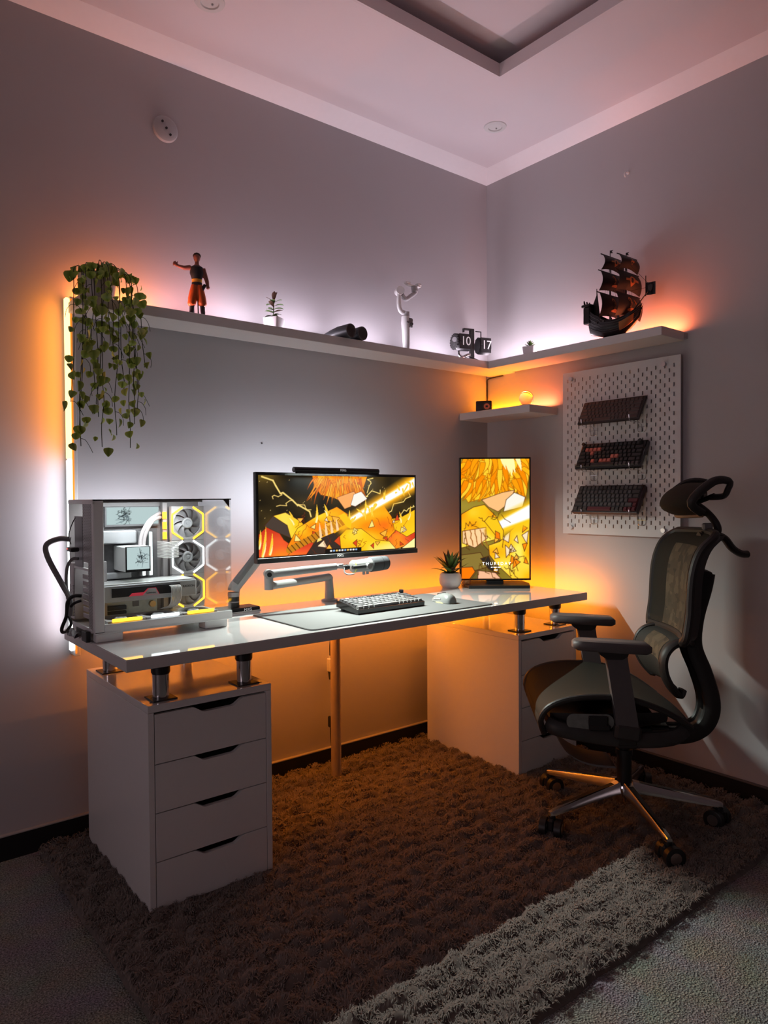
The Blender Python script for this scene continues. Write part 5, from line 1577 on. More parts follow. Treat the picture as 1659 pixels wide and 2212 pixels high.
for a_, c_ in (((CX0 - 0.002, CY0 + 0.050, 0.985), (CX0 + 0.006, CY1 - 0.055, 0.992)), ((CX0 - 0.002, CY0, CZ1 - 0.014), (CX0 + 0.004, CY1, CZ1 - 0.002)), ((CX0 - 0.002, CY0 + 0.02, CZ0), (CX0 + 0.004, CY1, CZ0 + 0.012))):
    wp('rear_frame_bar', MB().span(a_, c_), M_case)
for x in (CX0 + 0.05, CX1 - 0.05):
    wp('foot', MB().span((x - 0.045, CY0 + 0.004, DZ + 0.0005), (x + 0.035, CY0 + 0.060, CZ0), 0.003), M_case)
    wp('foot', MB().span((x - 0.045, CY1 - 0.05, DZ + 0.0005), (x + 0.035, CY1 - 0.004, CZ0), 0.003), M_case)
wp('side_glass', MB().span((CX0 + 0.0302, CY0 + 0.0005, CZ0 + 0.026), (CX1 - 0.0005, CY0 + 0.0035, CZ1 - 0.0045)), M_glass, sharp=0)
wp('end_glass', MB().span((CX1 - 0.0035, CY0 + 0.006, CZ0 + 0.012), (CX1 - 0.0005, CY1 - 0.002, CZ1 - 0.0045)), M_glass2, sharp=0)

# fans
def fan(c, nrm_, up_, ring_m, bars, size=0.118):
    """square fan: frame plate with a round hole, hub, blades, four light bars in an octagon"""
    F_ = thing_local = link('fan', None, pc); F_.empty_display_size = 0.02
    z = Vector(nrm_).normalized(); x = Vector(up_).cross(z).normalized(); y = z.cross(x)
    m4 = Matrix((x, y, z)).transposed().to_4x4(); m4.translation = Vector(c) - PB_
    F_.matrix_local = m4
    h = size / 2
    n = 32; vs, fs = [], []
    sq = []
    for k in range(n):
        a = 2 * PI * k / n; ca, sa = math.cos(a), math.sin(a); s = h / max(abs(ca), abs(sa)); sq.append((ca * s, sa * s))
    for zz in (0.0, 0.020):
        vs += [(p[0], p[1], zz) for p in sq]
        vs += [(0.86 * h * math.cos(2 * PI * k / n), 0.86 * h * math.sin(2 * PI * k / n), zz) for k in range(n)]
    for k in range(n):
        k2 = (k + 1) % n
        fs += [(k, n + k, n + k2, k2), (2 * n + k, 2 * n + k2, 3 * n + k2, 3 * n + k), (k, k2, 2 * n + k2, 2 * n + k), (n + k, 3 * n + k, 3 * n + k2, n + k2)]
    part('frame', MB().add(vs, fs), ring_m, F_)
    part('hub', MB().lathe([(0, 0.004), (0.019, 0.004), (0.019, 0.018), (0.016, 0.021), (0.012, 0.021), (0.011, 0.019), (0.006, 0.019), (0.005, 0.0205), (0, 0.0205)], 24), M_lgrey, F_)
    bl = MB().surf(lambda u, v: ((0.018 + (0.84 * h - 0.018) * u) * math.cos(v * 0.62 + 0.5 * u), (0.018 + (0.84 * h - 0.018) * u) * math.sin(v * 0.62 + 0.5 * u), 0.004 + 0.010 * v), 5, 3, (0, 0, 0.001)).mesh('blade', M_blade)
    for k in range(9):
        o_ = link('blade', bl, F_); o_.rotation_euler = (0, 0, 2 * PI * k / 9)
    o8 = h * 0.97
    ce = h * 0.52
    for sx in bars:
        pts = [(sx * ce * 0.62, o8 * 0.98, 0), (sx * o8, ce, 0), (sx * o8, -ce, 0), (sx * ce * 0.62, -o8 * 0.98, 0)]
        lb_ = MB()
        for p, q in zip(pts, pts[1:]):
            d = (Vector(q) - Vector(p)); nn = Vector((-d.y, d.x, 0)).normalized() * 0.0030
            P0, P1 = Vector(p), Vector(q)
            lb_.prism([(0, -1), (1, -1), (1, 1), (0, 1)], P0 + Vector((0, 0, 0.0202)), d, nn, (0, 0, 0.002))
        part('light_bar', lb_, bars[sx], F_)
    return F_


M_blade = mat('fan_blade', (0.30, 0.285, 0.29), 0.4, var=0.05)
M_frm = mat('fan_frame', (0.42, 0.40, 0.40), 0.45, var=0.04)
M_frmo = mat('fan_frame_amber', (0.42, 0.40, 0.40), 0.45, var=0.04)
fx = -1.803
for z, gm_ in ((1.117, M_glowy), (0.998, M_gloww), (0.879, M_glowy)):
    fan((fx, CY1 - 0.032, z), (0, -1, 0), (0, 0, 1), M_frm, {-1: gm_, 1: gm_})
for x, gm_ in ((-2.085, M_glowy), (-1.965, M_gloww), (-1.845, M_glowy)):
    F_ = fan((x, -0.386, CZ0 + 0.012), (0, 0, 1), (0, 1, 0), M_frm, {})
    part('light_bar', MB().box((0, -0.0600, 0.0215), (0.092, 0.006, 0.010), 0.0015), gm_, F_)
    part('rear_light_bar', MB().box((0, 0.0605, 0.013), (0.088, 0.004, 0.006), 0.0015), gm_, F_)

# side intake strip behind the fans and motherboard
wp('fan_bracket', MB().span((-1.885, CY1 - 0.030, CZ0 + 0.01), (-1.868, CY1 - 0.006, CZ1 - 0.012), 0.001), M_tray)
for z in (1.145, 1.110, 1.075):
    wp('amber_light_slot', MB().span((-1.886, CY1 - 0.034, z - 0.012), (-1.872, CY1 - 0.030, z + 0.012)), M_glowo)
mbd = wp('motherboard', MB().span((-2.128, CY1 - 0.016, 0.812), (-1.900, CY1 - 0.010, 1.100)), M_board)
wp('board_cover', MB().span((-2.128, CY1 - 0.055, 1.055), (-1.985, CY1 - 0.016, 1.098), 0.004).span((-2.128, CY1 - 0.055, 0.960), (-2.092, CY1 - 0.016, 1.060), 0.004), M_lgrey)
wp('heatsink', MB().span((-2.110, CY1 - 0.045, 0.938), (-2.000, CY1 - 0.016, 0.958), 0.003), M_lgrey)
wp('white_lower_board', MB().span((-2.10, CY1 - 0.022, 0.815), (-1.905, CY1 - 0.0165, 0.862)), M_boardw)
wp('expansion_slot', MB().span((-2.128, CY1 - 0.034, 0.832), (-2.015, CY1 - 0.022, 0.846), 0.001), M_black)
wp('expansion_slot', MB().span((-2.128, CY1 - 0.034, 0.818), (-2.015, CY1 - 0.022, 0.828), 0.001), M_dark)
wp('chip', MB().span((-1.990, CY1 - 0.026, 0.838), (-1.970, CY1 - 0.022, 0.858)), M_grey)
wp('capacitor', MB().cyl((-1.925, CY1 - 0.022, 0.842), (-1.925, CY1 - 0.036, 0.842), 0.011, n=18), mat('brass', (0.5, 0.36, 0.2), 0.4, 0.6))
for x in (-1.962, -1.938):
    r_ = wp('memory_stick', MB().span((x - 0.005, CY1 - 0.055, 0.942), (x + 0.005, CY1 - 0.016, 1.092), 0.001), M_lgrey)
    wp('memory_light', MB().span((x - 0.0052, CY1 - 0.058, 0.944), (x + 0.0052, CY1 - 0.0545, 1.090), 0.001), glow('ram_white', (0.88, 0.98, 0.95), 0.8), r_)
    o_ = r_.children[0]; o_.location = (0, 0, 0)
wp('pump_block', MB().span((-2.050, -0.332, 0.966), (-1.968, CY1 - 0.016, 1.048), 0.003), M_wplast)
wp('pump_bezel', MB().span((-2.050, -0.334, 0.966), (-1.968, -0.332, 1.048), 0.0005), M_black)
s_ = link('pump_screen', screen_mesh('pump_screen', sketch_art(70, 70, 1.0, 5, 0.62, 0.52, 0.26), 0.074, 0.072, M_scr2), pc)
s_.location = Vector((-2.009, -0.3346, 1.010)) - PB_; s_['label'] = 'square white screen with a black ink scribble'
wp('display_body', MB().span((-2.078, CY1 - 0.020, 1.110), (-1.893, CY1 - 0.007, 1.178), 0.001), M_grey)
s_ = link('strip_display', screen_mesh('strip_display', sketch_art(150, 50, 3.0, 8, 0.34, 0.5, 0.42), 0.176, 0.058, M_scr2), pc)
s_.location = Vector((-1.9845, CY1 - 0.0206, 1.146)) - PB_; s_['label'] = 'wide pale screen with a black ink scribble'
for k in range(2):
    wp('coolant_tube', MB().tube(smooth_path([(-1.985 + 0.012 * k, -0.285, 1.046), (-1.975 + 0.012 * k, -0.275, 1.085), (-1.945 + 0.012 * k, -0.262, 1.128), (-1.905 + 0.006 * k, -0.235, 1.150 - 0.012 * k), (-1.890, -0.215, 1.152 - 0.014 * k)], 5), 0.0065, 12), mat('braided_sleeve', (0.42, 0.38, 0.38), 0.6, var=0.2, nscale=300, bump=0.5))
# graphics card
gp = wp('graphics_card', MB().span((-2.150, -0.362, 0.876), (-1.822, CY1 - 0.022, 0.930), 0.003), M_lgrey)
def gpart(name, mb, m_, lab=None): return wp(name, mb, m_, gp, lab)
gpart('card_top_plate', MB().span((-2.145, -0.358, 0.930), (-1.826, CY1 - 0.030, 0.933)), M_wplast)
gpart('dark_band', MB().span((-2.105, -0.3655, 0.892), (-1.880, -0.362, 0.922), 0.001), M_black)
gpart('red_badge', MB().prism([(0, 0), (0.100, 0), (0.088, 0.022), (0.062, 0.022), (0.048, 0.010), (0.010, 0.010)], (-2.052, -0.3665, 0.892), (1, 0, 0), (0, 0, 1), (0, 0.002, 0)), mat('red_trim', (0.55, 0.05, 0.08), 0.4, emit=(0.6, 0.03, 0.06), estr=0.2))
gpart('badge_plate', MB().prism([(0.045, 0.0006), (0.097, 0.0006), (0.086, 0.0206), (0.064, 0.0206)], (-2.052, -0.3672, 0.8922), (1, 0, 0), (0, 0, 1), (0, 0.002, 0)), M_lgrey)
lettering('lettering', 'SAPPHIRE', 0.0078, M_dark, gp, frame((1, 0, 0), (0, 0, 1), Vector((-1.980, -0.3675, 0.8975)) - PB_), 0.0003)
lettering('lettering', 'RADEON', 0.0105, M_dark, gp, frame((1, 0, 0), (0, 0, 1), Vector((-1.850, -0.3624, 0.909)) - PB_), 0.0003)
for i in range(8):
    wp('power_wire', MB().tube(smooth_path([(-1.918 + 0.0045 * i, -0.360, 0.916), (-1.916 + 0.0045 * i, -0.376, 0.912), (-1.916 + 0.0045 * i, -0.380, 0.880), (-1.922 + 0.004 * i, -0.372, 0.852), (-1.945 + 0.004 * i, -0.34, 0.838)], 4), 0.0019, 6), mat('white_wire', (0.6, 0.58, 0.56), 0.5))
for i in range(11):
    wp('comb_wire', MB().tube([(-1.905, CY1 - 0.03, 1.055 - 0.0052 * i), (-1.885, CY1 - 0.072, 1.052 - 0.0052 * i), (-1.845, CY1 - 0.068, 1.054 - 0.0052 * i), (-1.840, CY1 - 0.030, 1.055 - 0.0052 * i)], 0.0019, 6), MATS['white_wire'])

# things behind the case
cab = [
    ('power_lead', 'thick grey cable looping out behind the computer case', M_grey, 0.0085, [(-2.192, -0.245, 1.075), (-2.225, -0.235, 1.078), (-2.262, -0.232, 1.060), (-2.262, -0.250, 1.020), (-2.232, -0.275, 0.945), (-2.212, -0.300, 0.890), (-2.212, -0.305, 0.840)]),
    ('display_cable', 'black cable bundle dropping down behind the computer case', M_black, 0.0055, [(-2.190, -0.345, 0.905), (-2.212, -0.338, 0.905), (-2.222, -0.310, 0.885), (-2.222, -0.295, 0.84), (-2.228, -0.265, 0.800), (-2.222, -0.245, 0.782), (-2.205, -0.225, 0.780)]),
    ('display_cable', 'second black cable twisting beside the bundle behind the case', M_black, 0.0045, [(-2.190, -0.340, 0.890), (-2.208, -0.325, 0.880), (-2.214, -0.285, 0.850), (-2.210, -0.300, 0.815), (-2.214, -0.27, 0.790), (-2.20, -0.24, 0.7775)]),
    ('network_cable', 'grey cable arching out of the rear ports of the case', M_grey, 0.0050, [(-2.190, -0.315, 1.018), (-2.205, -0.302, 1.016), (-2.215, -0.285, 0.990), (-2.216, -0.275, 0.94), (-2.214, -0.282, 0.89)]),
    ('antenna_wire', 'thin dark wire rising along the back of the case', M_dark, 0.0016, [(-2.192, -0.245, 1.060), (-2.200, -0.252, 1.09), (-2.196, -0.275, 1.125), (-2.190, -0.290, 1.145)]),
]
for nm, lb, m_, r_, pts in cab:
    solo(nm, MB().tube(smooth_path(pts, 6), r_, 8), m_, lb, 'cable', pts[-1])
usb = thing('wireless_dongle', 'black wireless dongle with a red dot behind the case', 'dongle', (-2.189, -0.305, 1.047))
part('body', MB().box((-0.014, 0, 0), (0.026, 0.050, 0.014), 0.005, seg=2), M_black, usb)
part('red_dot', MB().cyl((-0.0272, 0.012, 0.002), (-0.0285, 0.012, 0.002), 0.002, n=10), glow('red_dot', (1, 0.08, 0.05), 1.5), usb)
ad = thing('power_adapter', 'black power adapter block on the desk corner beside the case', 'adapter', (-2.196, -0.405, DZ))
part('block', MB().box((0, 0, 0.017), (0.014, 0.045, 0.032), 0.002), M_black, ad)
part('wire', MB().tube(smooth_path([(0, 0.02, 0.014), (-0.006, 0.05, 0.020), (-0.002, 0.09, 0.008), (0.004, 0.13, 0.006)], 4), 0.003, 8), M_dark, ad)
solo('plastic_wrap', MB().surf(lambda u, v: (-2.200 + 0.02 * math.sin(u * 9 + v * 5) * 0.6, -0.34 + 0.12 * u, DZ + 0.001 + 0.022 * abs(math.sin(v * PI)) * (0.6 + 0.4 * math.sin(u * 17 + v * 3))), 14, 8), mat('grey_film', (0.35, 0.35, 0.36), 0.2, var=0.2),
     'crumpled grey plastic wrap on the desk edge behind the case', 'plastic wrap', (-2.2, -0.28, DZ))

# ------------------------------------------------------------------ office chair (local x = forward, y = left, z = up)
ch = thing('office_chair', 'black ergonomic mesh office chair with headrest and chrome star base', 'chair', (-0.522, -1.162, 0), math.radians(136))
M_cmesh = mat('chair_mesh', (0.021, 0.019, 0.014), 0.8, var=0.25, nscale=500, bump=0.4, bscale=700, bdist=0.001, spec=0.25)
M_cframe = mat('chair_frame', (0.019, 0.017, 0.016), 0.5, var=0.12, nscale=200)
M_cgrey = mat('chair_grey', (0.095, 0.084, 0.086), 0.5, var=0.1)
M_cpan = mat('chair_pan', (0.036, 0.033, 0.032), 0.5, var=0.15)

# triangle-woven panel
m = bpy.data.materials.new('woven_triangles'); m.use_nodes = True
nt = m.node_tree; N, L = nt.nodes, nt.links
b = N['Principled BSDF']; b.inputs['Roughness'].default_value = 0.8
tc = N.new('ShaderNodeTexCoord')
vo = N.new('ShaderNodeTexVoronoi'); vo.feature = 'F1'; vo.distance = 'MANHATTAN'; vo.inputs['Scale'].default_value = 34; vo.inputs['Randomness'].default_value = 0.55
nz_ = N.new('ShaderNodeTexNoise'); nz_.inputs['Scale'].default_value = 600
L.new(tc.outputs['Object'], vo.inputs['Vector']); L.new(tc.outputs['Object'], nz_.inputs['Vector'])
sp_ = N.new('ShaderNodeSeparateColor'); L.new(vo.outputs['Color'], sp_.inputs[0])
cr = N.new('ShaderNodeValToRGB')
cr.color_ramp.elements[0].color = (0.042, 0.034, 0.020, 1); cr.color_ramp.elements[1].color = (0.13, 0.10, 0.058, 1)
L.new(sp_.outputs[0], cr.inputs['Fac'])
mx = N.new('ShaderNodeMix'); mx.data_type = 'RGBA'; mx.blend_type = 'MULTIPLY'; mx.inputs[0].default_value = 0.4
L.new(cr.outputs['Color'], mx.inputs[6]); L.new(nz_.outputs['Color'], mx.inputs[7]); L.new(mx.outputs[2], b.inputs['Base Color'])
M_weave = m


def interp(tab, t):
    n = len(tab) - 1
    k = min(n - 1, max(0, int(t * n)))
    f_ = t * n - k
    p0, p1, p2, p3 = tab[max(k - 1, 0)], tab[k], tab[k + 1], tab[min(k + 2, n)]
    return tuple(0.5 * ((2 * b_) + (-a + c) * f_ + (2 * a - 5 * b_ + 4 * c - d) * f_ * f_ + (-a + 3 * b_ - 3 * c + d) * f_ ** 3) for a, b_, c, d in zip(p0, p1, p2, p3))


# seat: saddle with waterfall front
SP = [(0.318, 0.405), (0.332, 0.455), (0.312, 0.497), (0.262, 0.524), (0.190, 0.538), (0.100, 0.540), (0.020, 0.529), (-0.055, 0.502), (-0.115, 0.470), (-0.170, 0.430)]


def seat_fn(u, v):
    s, z = interp(SP, u)
    w = (v * 2 - 1)
    hw = 0.250 * (1 - 0.16 * max(0, (u - 0.7) / 0.3) ** 2 - 0.14 * max(0, (0.25 - u) / 0.25) ** 2)
    dip = 0.034 * (1 - w * w) * math.sin(PI * min(1, max(0, u * 1.05))) ** 0.8
    return (s - 0.015 * (1 - w * w) * (u > 0.5), w * hw, z - dip)


part('seat', MB().surf(seat_fn, 28, 20, (0.004, 0, -0.016)), M_cmesh, ch, 'dark woven mesh seat', 50)
for sd in (0.0, 1.0):
    part('seat_piping', MB().tube([Vector(seat_fn(u, sd)) + Vector((0, 0, -0.008)) for u in np.linspace(0, 1, 30)], 0.0105, 10), M_cframe, ch)
part('seat_front_lip', MB().tube([Vector(seat_fn(0.0, v)) + Vector((0.0, 0, -0.006)) for v in np.linspace(0, 1, 16)], 0.011, 10), M_cframe, ch)


def pan_fn(u, v):
    s = 0.295 - 0.400 * u
    a = v * PI
    hw = 0.232 * (0.72 + 0.28 * math.sin(PI * min(1, u * 0.8 + 0.18)))
    return (s, hw * math.cos(a), 0.462 + 0.010 * math.sin(PI * u) - (0.060 + 0.036 * math.sin(PI * min(1, u * 0.9 + 0.1))) * math.sin(a) ** 0.55)


part('seat_pan', MB().surf(pan_fn, 16, 20), M_cpan, ch, sharp=60)
for sd in (-1, 1):
    part('side_rail', MB().tube(smooth_path([(0.305, sd * 0.215, 0.430), (0.270, sd * 0.236, 0.418), (0.160, sd * 0.243, 0.400), (0.03, sd * 0.243, 0.388), (-0.10, sd * 0.225, 0.392), (-0.150, sd * 0.205, 0.415)], 5), 0.016, 12, flat=1.7, ref=(0, 1, 0)), M_cpan, ch)
part('pan_opening', MB().prism(rrect(0.155, 0.052, 0.024), (0.170, 0.2475, 0.448), (1, 0, 0), (0, 0, 1), (0, 0.003, 0)), mat('pan_label', (0.17, 0.18, 0.165), 0.6, var=0.4, nscale=60), ch, 'pale inside of the seat pan seen through its side opening')
part('tilt_box', MB().box((0.145, 0.252, 0.452), (0.062, 0.018, 0.034), 0.003).box((0.140, 0.254, 0.430), (0.070, 0.018, 0.020), 0.005), M_black, ch)
part('mechanism', MB().box((0.02, 0, 0.350), (0.22, 0.11, 0.05), 0.008).box((-0.09, 0, 0.352), (0.12, 0.09, 0.045), 0.006), M_black, ch)

# armrests
for sd in (1, -1):
    pr_ = [(-0.020, -0.034), (-0.012, -0.041), (0.10, -0.046), (0.205, -0.040), (0.228, -0.026), (0.232, 0.0), (0.228, 0.026), (0.205, 0.040), (0.10, 0.046), (-0.012, 0.041), (-0.020, 0.034)]
    a_ = link('armrest', None, ch); a_.empty_display_size = 0.03; a_.location = (0, sd * 0.258, 0)
    pad = MB()
    for z, k in ((0.690, 0.90), (0.698, 1.0), (0.714, 1.0), (0.722, 0.93)):
        pad.v += [(0.105 + (x - 0.105) * k, y * k, z - 0.006 * ((x - 0.105) / 0.12 < -0.4) + 0.004 * (x > 0.19)) for x, y in pr_]
    n = len(pr_)
    for i in range(3):
        for k in range(n): pad.f.append((i * n + k, i * n + (k + 1) % n, (i + 1) * n + (k + 1) % n, (i + 1) * n + k))
    pad.f += [tuple(reversed(range(n))), tuple(range(3 * n, 4 * n))]
    part('pad', pad, M_cgrey, a_, sharp=50)
    part('pad_mount', MB().prism([(0.150, 0.692), (0.142, 0.678), (0.120, 0.664), (0.072, 0.664), (0.055, 0.674), (0.048, 0.692)], (0, -0.022, 0), (1, 0, 0), (0, 0, 1), (0, 0.044, 0)), M_cframe, a_)
    part('post', MB().prism([(0.134, 0.684), (0.120, 0.655), (0.092, 0.470), (0.088, 0.425), (0.018, 0.425), (0.020, 0.455), (0.050, 0.640), (0.056, 0.684)], (0, -0.017, 0), (1, 0, 0), (0, 0, 1), (0, 0.034, 0)), M_cgrey, a_)
    part('sleeve', MB().box((0.052, 0, 0.420), (0.086, 0.046, 0.055), 0.010, Euler((0, -0.12, 0)).to_matrix()), M_cpan, a_)
    part('bracket', MB().box((0.05, -sd * 0.10, 0.372), (0.07, 0.20, 0.022), 0.006).box((0.05, -sd * 0.012, 0.390), (0.07, 0.03, 0.045), 0.008), M_cframe, a_)

# spine: two rails sweeping from under the seat up behind the back
SPN = [(-0.060, 0.335), (-0.124, 0.336), (-0.215, 0.340), (-0.270, 0.368), (-0.294, 0.420), (-0.293, 0.482), (-0.266, 0.572), (-0.233, 0.662), (-0.238, 0.760), (-0.266, 0.870), (-0.276, 0.925)]
for sd in (-1, 1):
    part('spine_rail', MB().tube(smooth_path([(x, sd * (0.040 if i > 3 else 0.034), z) for i, (x, z) in enumerate(SPN)], 6), [0.030] * 61, 12, flat=0.55, ref=(0, 0, 1)), M_cframe, ch)
part('spine_web', MB().tube(smooth_path([(x, 0, z) for x, z in SPN[:5]], 5), 0.024, 10, flat=1.5, ref=(0, 0, 1)), M_cframe, ch)
part('spine_cap', MB().box((-0.268, 0, 0.900), (0.055, 0.11, 0.075), 0.022, Euler((0, -0.2, 0)).to_matrix(), 2), M_cframe, ch)
part('spine_bridge', MB().box((-0.224, 0, 0.770), (0.050, 0.10, 0.07), 0.012), M_cframe, ch)
part('recline_arm', MB().box((-0.105, 0, 0.355), (0.09, 0.10, 0.022), 0.006), M_cgrey, ch)

# backrest
BP = [(-0.140, 0.706), (-0.146, 0.735), (-0.155, 0.800), (-0.158, 0.865), (-0.163, 0.930), (-0.176, 0.985), (-0.200, 1.030), (-0.245, 1.066)]


def back_fn(u, v, wmax=0.222):
    s, z = interp(BP, u)
    w = v * 2 - 1
    hw = wmax * (1 - 0.10 * (1 - min(1, u / 0.12)) - 0.13 * max(0, (u - 0.88) / 0.12) ** 2)
    return (s - 0.040 * (1 - w * w) + 0.004, w * hw, z + 0.004 * (1 - w * w) * (u > 0.9))


part('backrest', MB().surf(back_fn, 24, 20, (-0.010, 0, 0)), M_cmesh, ch, 'dark mesh backrest', 50)
rim = [back_fn(u, 0) for u in np.linspace(0, 1, 24)] + [back_fn(1, v) for v in np.linspace(0.04, 0.96, 20)] + [back_fn(u, 1) for u in np.linspace(1, 0, 24)] + [back_fn(0, v) for v in np.linspace(0.96, 0.0, 20)]
part('back_frame', MB().tube([Vector(p) + Vector((-0.010, 0, 0)) for p in rim], 0.0155, 10), M_cframe, ch)
for sd in (0, 1):
    part('back_side_shell', MB().surf(lambda u, v: Vector(back_fn(0.02 + 0.97 * u, sd)) + Vector((-0.012 - 0.044 * v, 0.006 * (1 if sd else -1) * (1 - v) - 0.035 * v * (1 if sd else -1), 0)), 20, 4, (0, -0.006 * (1 if sd else -1), 0)), M_cframe, ch)
part('woven_panel', MB().surf(lambda u, v: Vector(back_fn(0.10 + 0.74 * u, 0.24 + 0.52 * v)) + Vector((0.0016, 0, 0)), 16, 12), M_weave, ch, 'brown triangle-woven panel of the backrest')

# lumbar pad with C-shaped side wings
LP = [(-0.162, 0.704), (-0.120, 0.696), (-0.090, 0.670), (-0.078, 0.632), (-0.086, 0.585), (-0.112, 0.540), (-0.140, 0.516)]


def lum_fn(u, v):
    s, z = interp(LP, u)
    w = v * 2 - 1
    return (s - 0.026 * (1 - w * w) + 0.004 * w * w, w * 0.178 * (1 - 0.12 * abs(2 * u - 1) ** 2), z)


part('lumbar_pad', MB().surf(lum_fn, 18, 16, (-0.010, 0, 0)), mat('lumbar_mesh', (0.020, 0.023, 0.021), 0.75, var=0.25, nscale=500), ch, sharp=60)
part('lumbar_panel', MB().surf(lambda u, v: Vector(lum_fn(0.18 + 0.36 * u, 0.22 + 0.56 * v)) + Vector((0.0016, 0, 0)), 8, 10), M_weave, ch)
for sd in (0, 1):
    part('lumbar_wing', MB().tube(smooth_path([Vector(lum_fn(u, sd)) + Vector((-0.013, 0, 0)) for u in np.linspace(0, 1, 10)] + [Vector(lum_fn(1, sd)) + Vector((-0.022, 0, 0.022))], 3), 0.019, 10, flat=0.6, ref=(1, 0, 0)), M_cframe, ch)
    part('lumbar_strut', MB().tube(smooth_path([Vector(lum_fn(0.02, sd)) + Vector((-0.012, 0, 0)), (-0.190, (0.10 if sd else -0.10), 0.690), (-0.228, (0.04 if sd else -0.04), 0.670)], 4), 0.014, 8), M_cframe, ch)

# headrest
HP = [(-0.205, 1.132), (-0.160, 1.146), (-0.146, 1.172), (-0.160, 1.204), (-0.196, 1.232), (-0.240, 1.246), (-0.276, 1.244)]


def head_fn(u, v):
    s, z = interp(HP, u)
    w = v * 2 - 1
    hw = 0.150 * (0.72 + 0.28 * math.sin(PI * min(1, max(0, u * 0.85 + 0.1))))
    return (s - 0.050 * w * w + 0.012, w * hw, z + 0.006 * w * w)


hd = part('headrest', MB().surf(head_fn, 18, 18, (-0.012, 0, -0.006)), M_cmesh, ch, 'curved dark mesh headrest', 60)
part('headrest_lip', MB().tube([Vector(head_fn(0.02, v)) + Vector((-0.002, 0, -0.004)) for v in np.linspace(0.03, 0.97, 18)], 0.0085, 8), mat('tan_lip', (0.30, 0.18, 0.10), 0.5), hd, 'tan lower edge of the headrest')
for sd in (0, 1):
    y_ = 1 if sd else -1
    part('headrest_wing', MB().tube(smooth_path([Vector(head_fn(0.05, sd)), Vector(head_fn(0.35, sd)) + Vector((-0.004, 0, 0)), Vector(head_fn(0.75, sd)) + Vector((-0.006, 0, 0.002)), Vector(head_fn(1, sd)) + Vector((-0.012, 0, 0)), (-0.318, y_ * 0.120, 1.222), (-0.312, y_ * 0.10, 1.200), (-0.286, y_ * 0.06, 1.196)], 5), 0.0155, 10, flat=0.65, ref=(1, 0, 0)), M_cframe, hd)
    part('headrest_strut', MB().tube([(-0.290, y_ * 0.075, 1.202), (-0.250, y_ * 0.010, 1.176)], 0.009, 8), M_cframe, hd)
part('headrest_back', MB().box((-0.238, 0, 1.182), (0.040, 0.06, 0.044), 0.010, Euler((0, 0.5, 0)).to_matrix()), M_black, hd)
part('headrest_stem', MB().tube(smooth_path([(-0.240, 0, 1.175), (-0.270, 0, 1.158), (-0.303, 0, 1.128), (-0.326, 0, 1.092), (-0.322, 0, 1.066), (-0.270, 0, 1.060)], 5), [0.013] * 26, 12, flat=1.3, ref=(1, 0, 0)), M_cframe, ch)
part('stem_clip', MB().box((-0.288, 0.012, 1.090), (0.034, 0.022, 0.026), 0.005), M_grey, ch)
part('coat_hanger', MB().tube(smooth_path([(-0.262, 0, 1.056), (-0.322, 0, 1.058), (-0.352, 0, 1.046), (-0.378, 0, 1.012), (-0.408, 0, 0.992), (-0.432, 0, 0.990)], 5), [0.013] * 26, 10, flat=1.9, ref=(0, 0, 1)), M_cframe, ch)

# curved footrest shell under the seat
FR = [(0.272, 0.385), (0.250, 0.332), (0.222, 0.292), (0.176, 0.260), (0.118, 0.243), (0.050, 0.237)]
part('footrest_shell', MB().surf(lambda u, v: (interp(FR, u)[0], (v * 2 - 1) * (0.100 - 0.03 * u) + 0.03, interp(FR, u)[1]), 16, 6, (0.006, 0, 0.008)), mat('footrest_grey', (0.17, 0.155, 0.155), 0.45, var=0.08), ch, sharp=50)

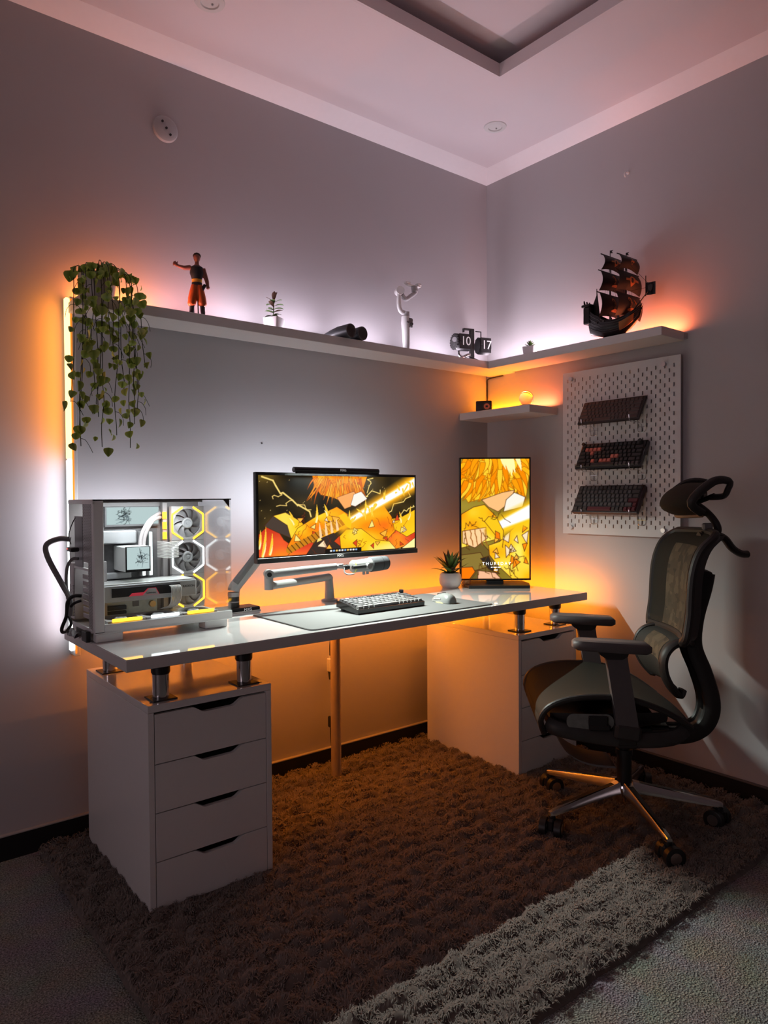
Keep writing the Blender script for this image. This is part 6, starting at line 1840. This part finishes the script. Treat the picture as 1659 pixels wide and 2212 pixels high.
# gas lift and star base
part('gas_lift', MB().cyl((0, 0, 0.130), (0, 0, 0.260), 0.026, n=24).cyl((0, 0, 0.255), (0, 0, 0.275), 0.030, n=24).cyl((0, 0, 0.27), (0, 0, 0.35), 0.018, n=20), M_black, ch)
part('hub', MB().lathe([(0.0, 0.080), (0.030, 0.080), (0.034, 0.09), (0.040, 0.135), (0.036, 0.146), (0, 0.146)], 28), M_chrome, ch)
leg_b = MB()
secs = [(0.030, 0.138, 0.0200, 0.020), (0.12, 0.126, 0.0165, 0.016), (0.24, 0.108, 0.0130, 0.012), (0.318, 0.097, 0.0125, 0.009), (0.336, 0.094, 0.0090, 0.007)]
for x, z, w, h in secs:
    leg_b.v += [(x, -w, z - h), (x, -w * 0.9, z + h * 0.5), (x, -w * 0.62, z + h), (x, w * 0.62, z + h), (x, w * 0.9, z + h * 0.5), (x, w, z - h)]
for i in range(len(secs) - 1):
    for k in range(6): leg_b.f.append((i * 6 + k, i * 6 + (k + 1) % 6, (i + 1) * 6 + (k + 1) % 6, (i + 1) * 6 + k))
leg_b.f += [tuple(range(6)), tuple(reversed(range(24, 30)))]
leg_me = leg_b.mesh('leg', mat('satin_chrome', (0.62, 0.60, 0.60), 0.22, 1.0, var=0.05), 30)
inl_me = MB().prism([(0.05, -0.010), (0.30, -0.0055), (0.31, 0), (0.30, 0.0055), (0.05, 0.010)], (0, 0, 0), (1, 0, 0), (0, 1, 0), (0, 0, 0.001)).mesh('inlay', M_black)
stem_me = MB().cyl((0.325, 0, 0.060), (0.325, 0, 0.098), 0.0075, n=14).mesh('castor_stem', M_chrome)
hood_me = MB().box((0, 0, 0.052), (0.040, 0.022, 0.036), 0.006).cyl((0, 0, 0.06), (0, 0, 0.078), 0.011, n=14).mesh('castor_hood', M_black)
whl = MB().tube([(0, -0.010, 0), (0, -0.009, 0), (0, 0.009, 0), (0, 0.010, 0)], [0.026, 0.0285, 0.0285, 0.026], 28)
whl_me = whl.mesh('wheel', M_black)
rim_me = MB().cyl((0, -0.0106, 0), (0, 0.0106, 0), 0.016, n=20).mesh('wheel_cap', M_steel)
for k in range(5):
    a = math.radians(165 + 72 * k - 136)
    l = link('leg', leg_me, ch); l.rotation_euler = (0, 0, a)
    i_ = link('inlay', inl_me, l); i_.rotation_euler = (0, math.atan2(0.041, 0.288), 0); i_.location = (-0.004, 0, 0.1610)
    link('castor_stem', stem_me, l)
    cs = link('castor', hood_me, ch); cs.location = (0.325 * math.cos(a), 0.325 * math.sin(a), 0)
    cs.rotation_euler = (0, 0, a + 0.7 + k * 0.9)
    cs.scale = (1.2, 1.2, 1.2); cs.location.z = -0.004
    for sd in (-1, 1):
        w_ = link('wheel', whl_me, cs); w_.location = (0.006, sd * 0.0215, 0.0415)
        link('wheel_cap', rim_me, cs).location = (0.006, sd * 0.0215, 0.0415)
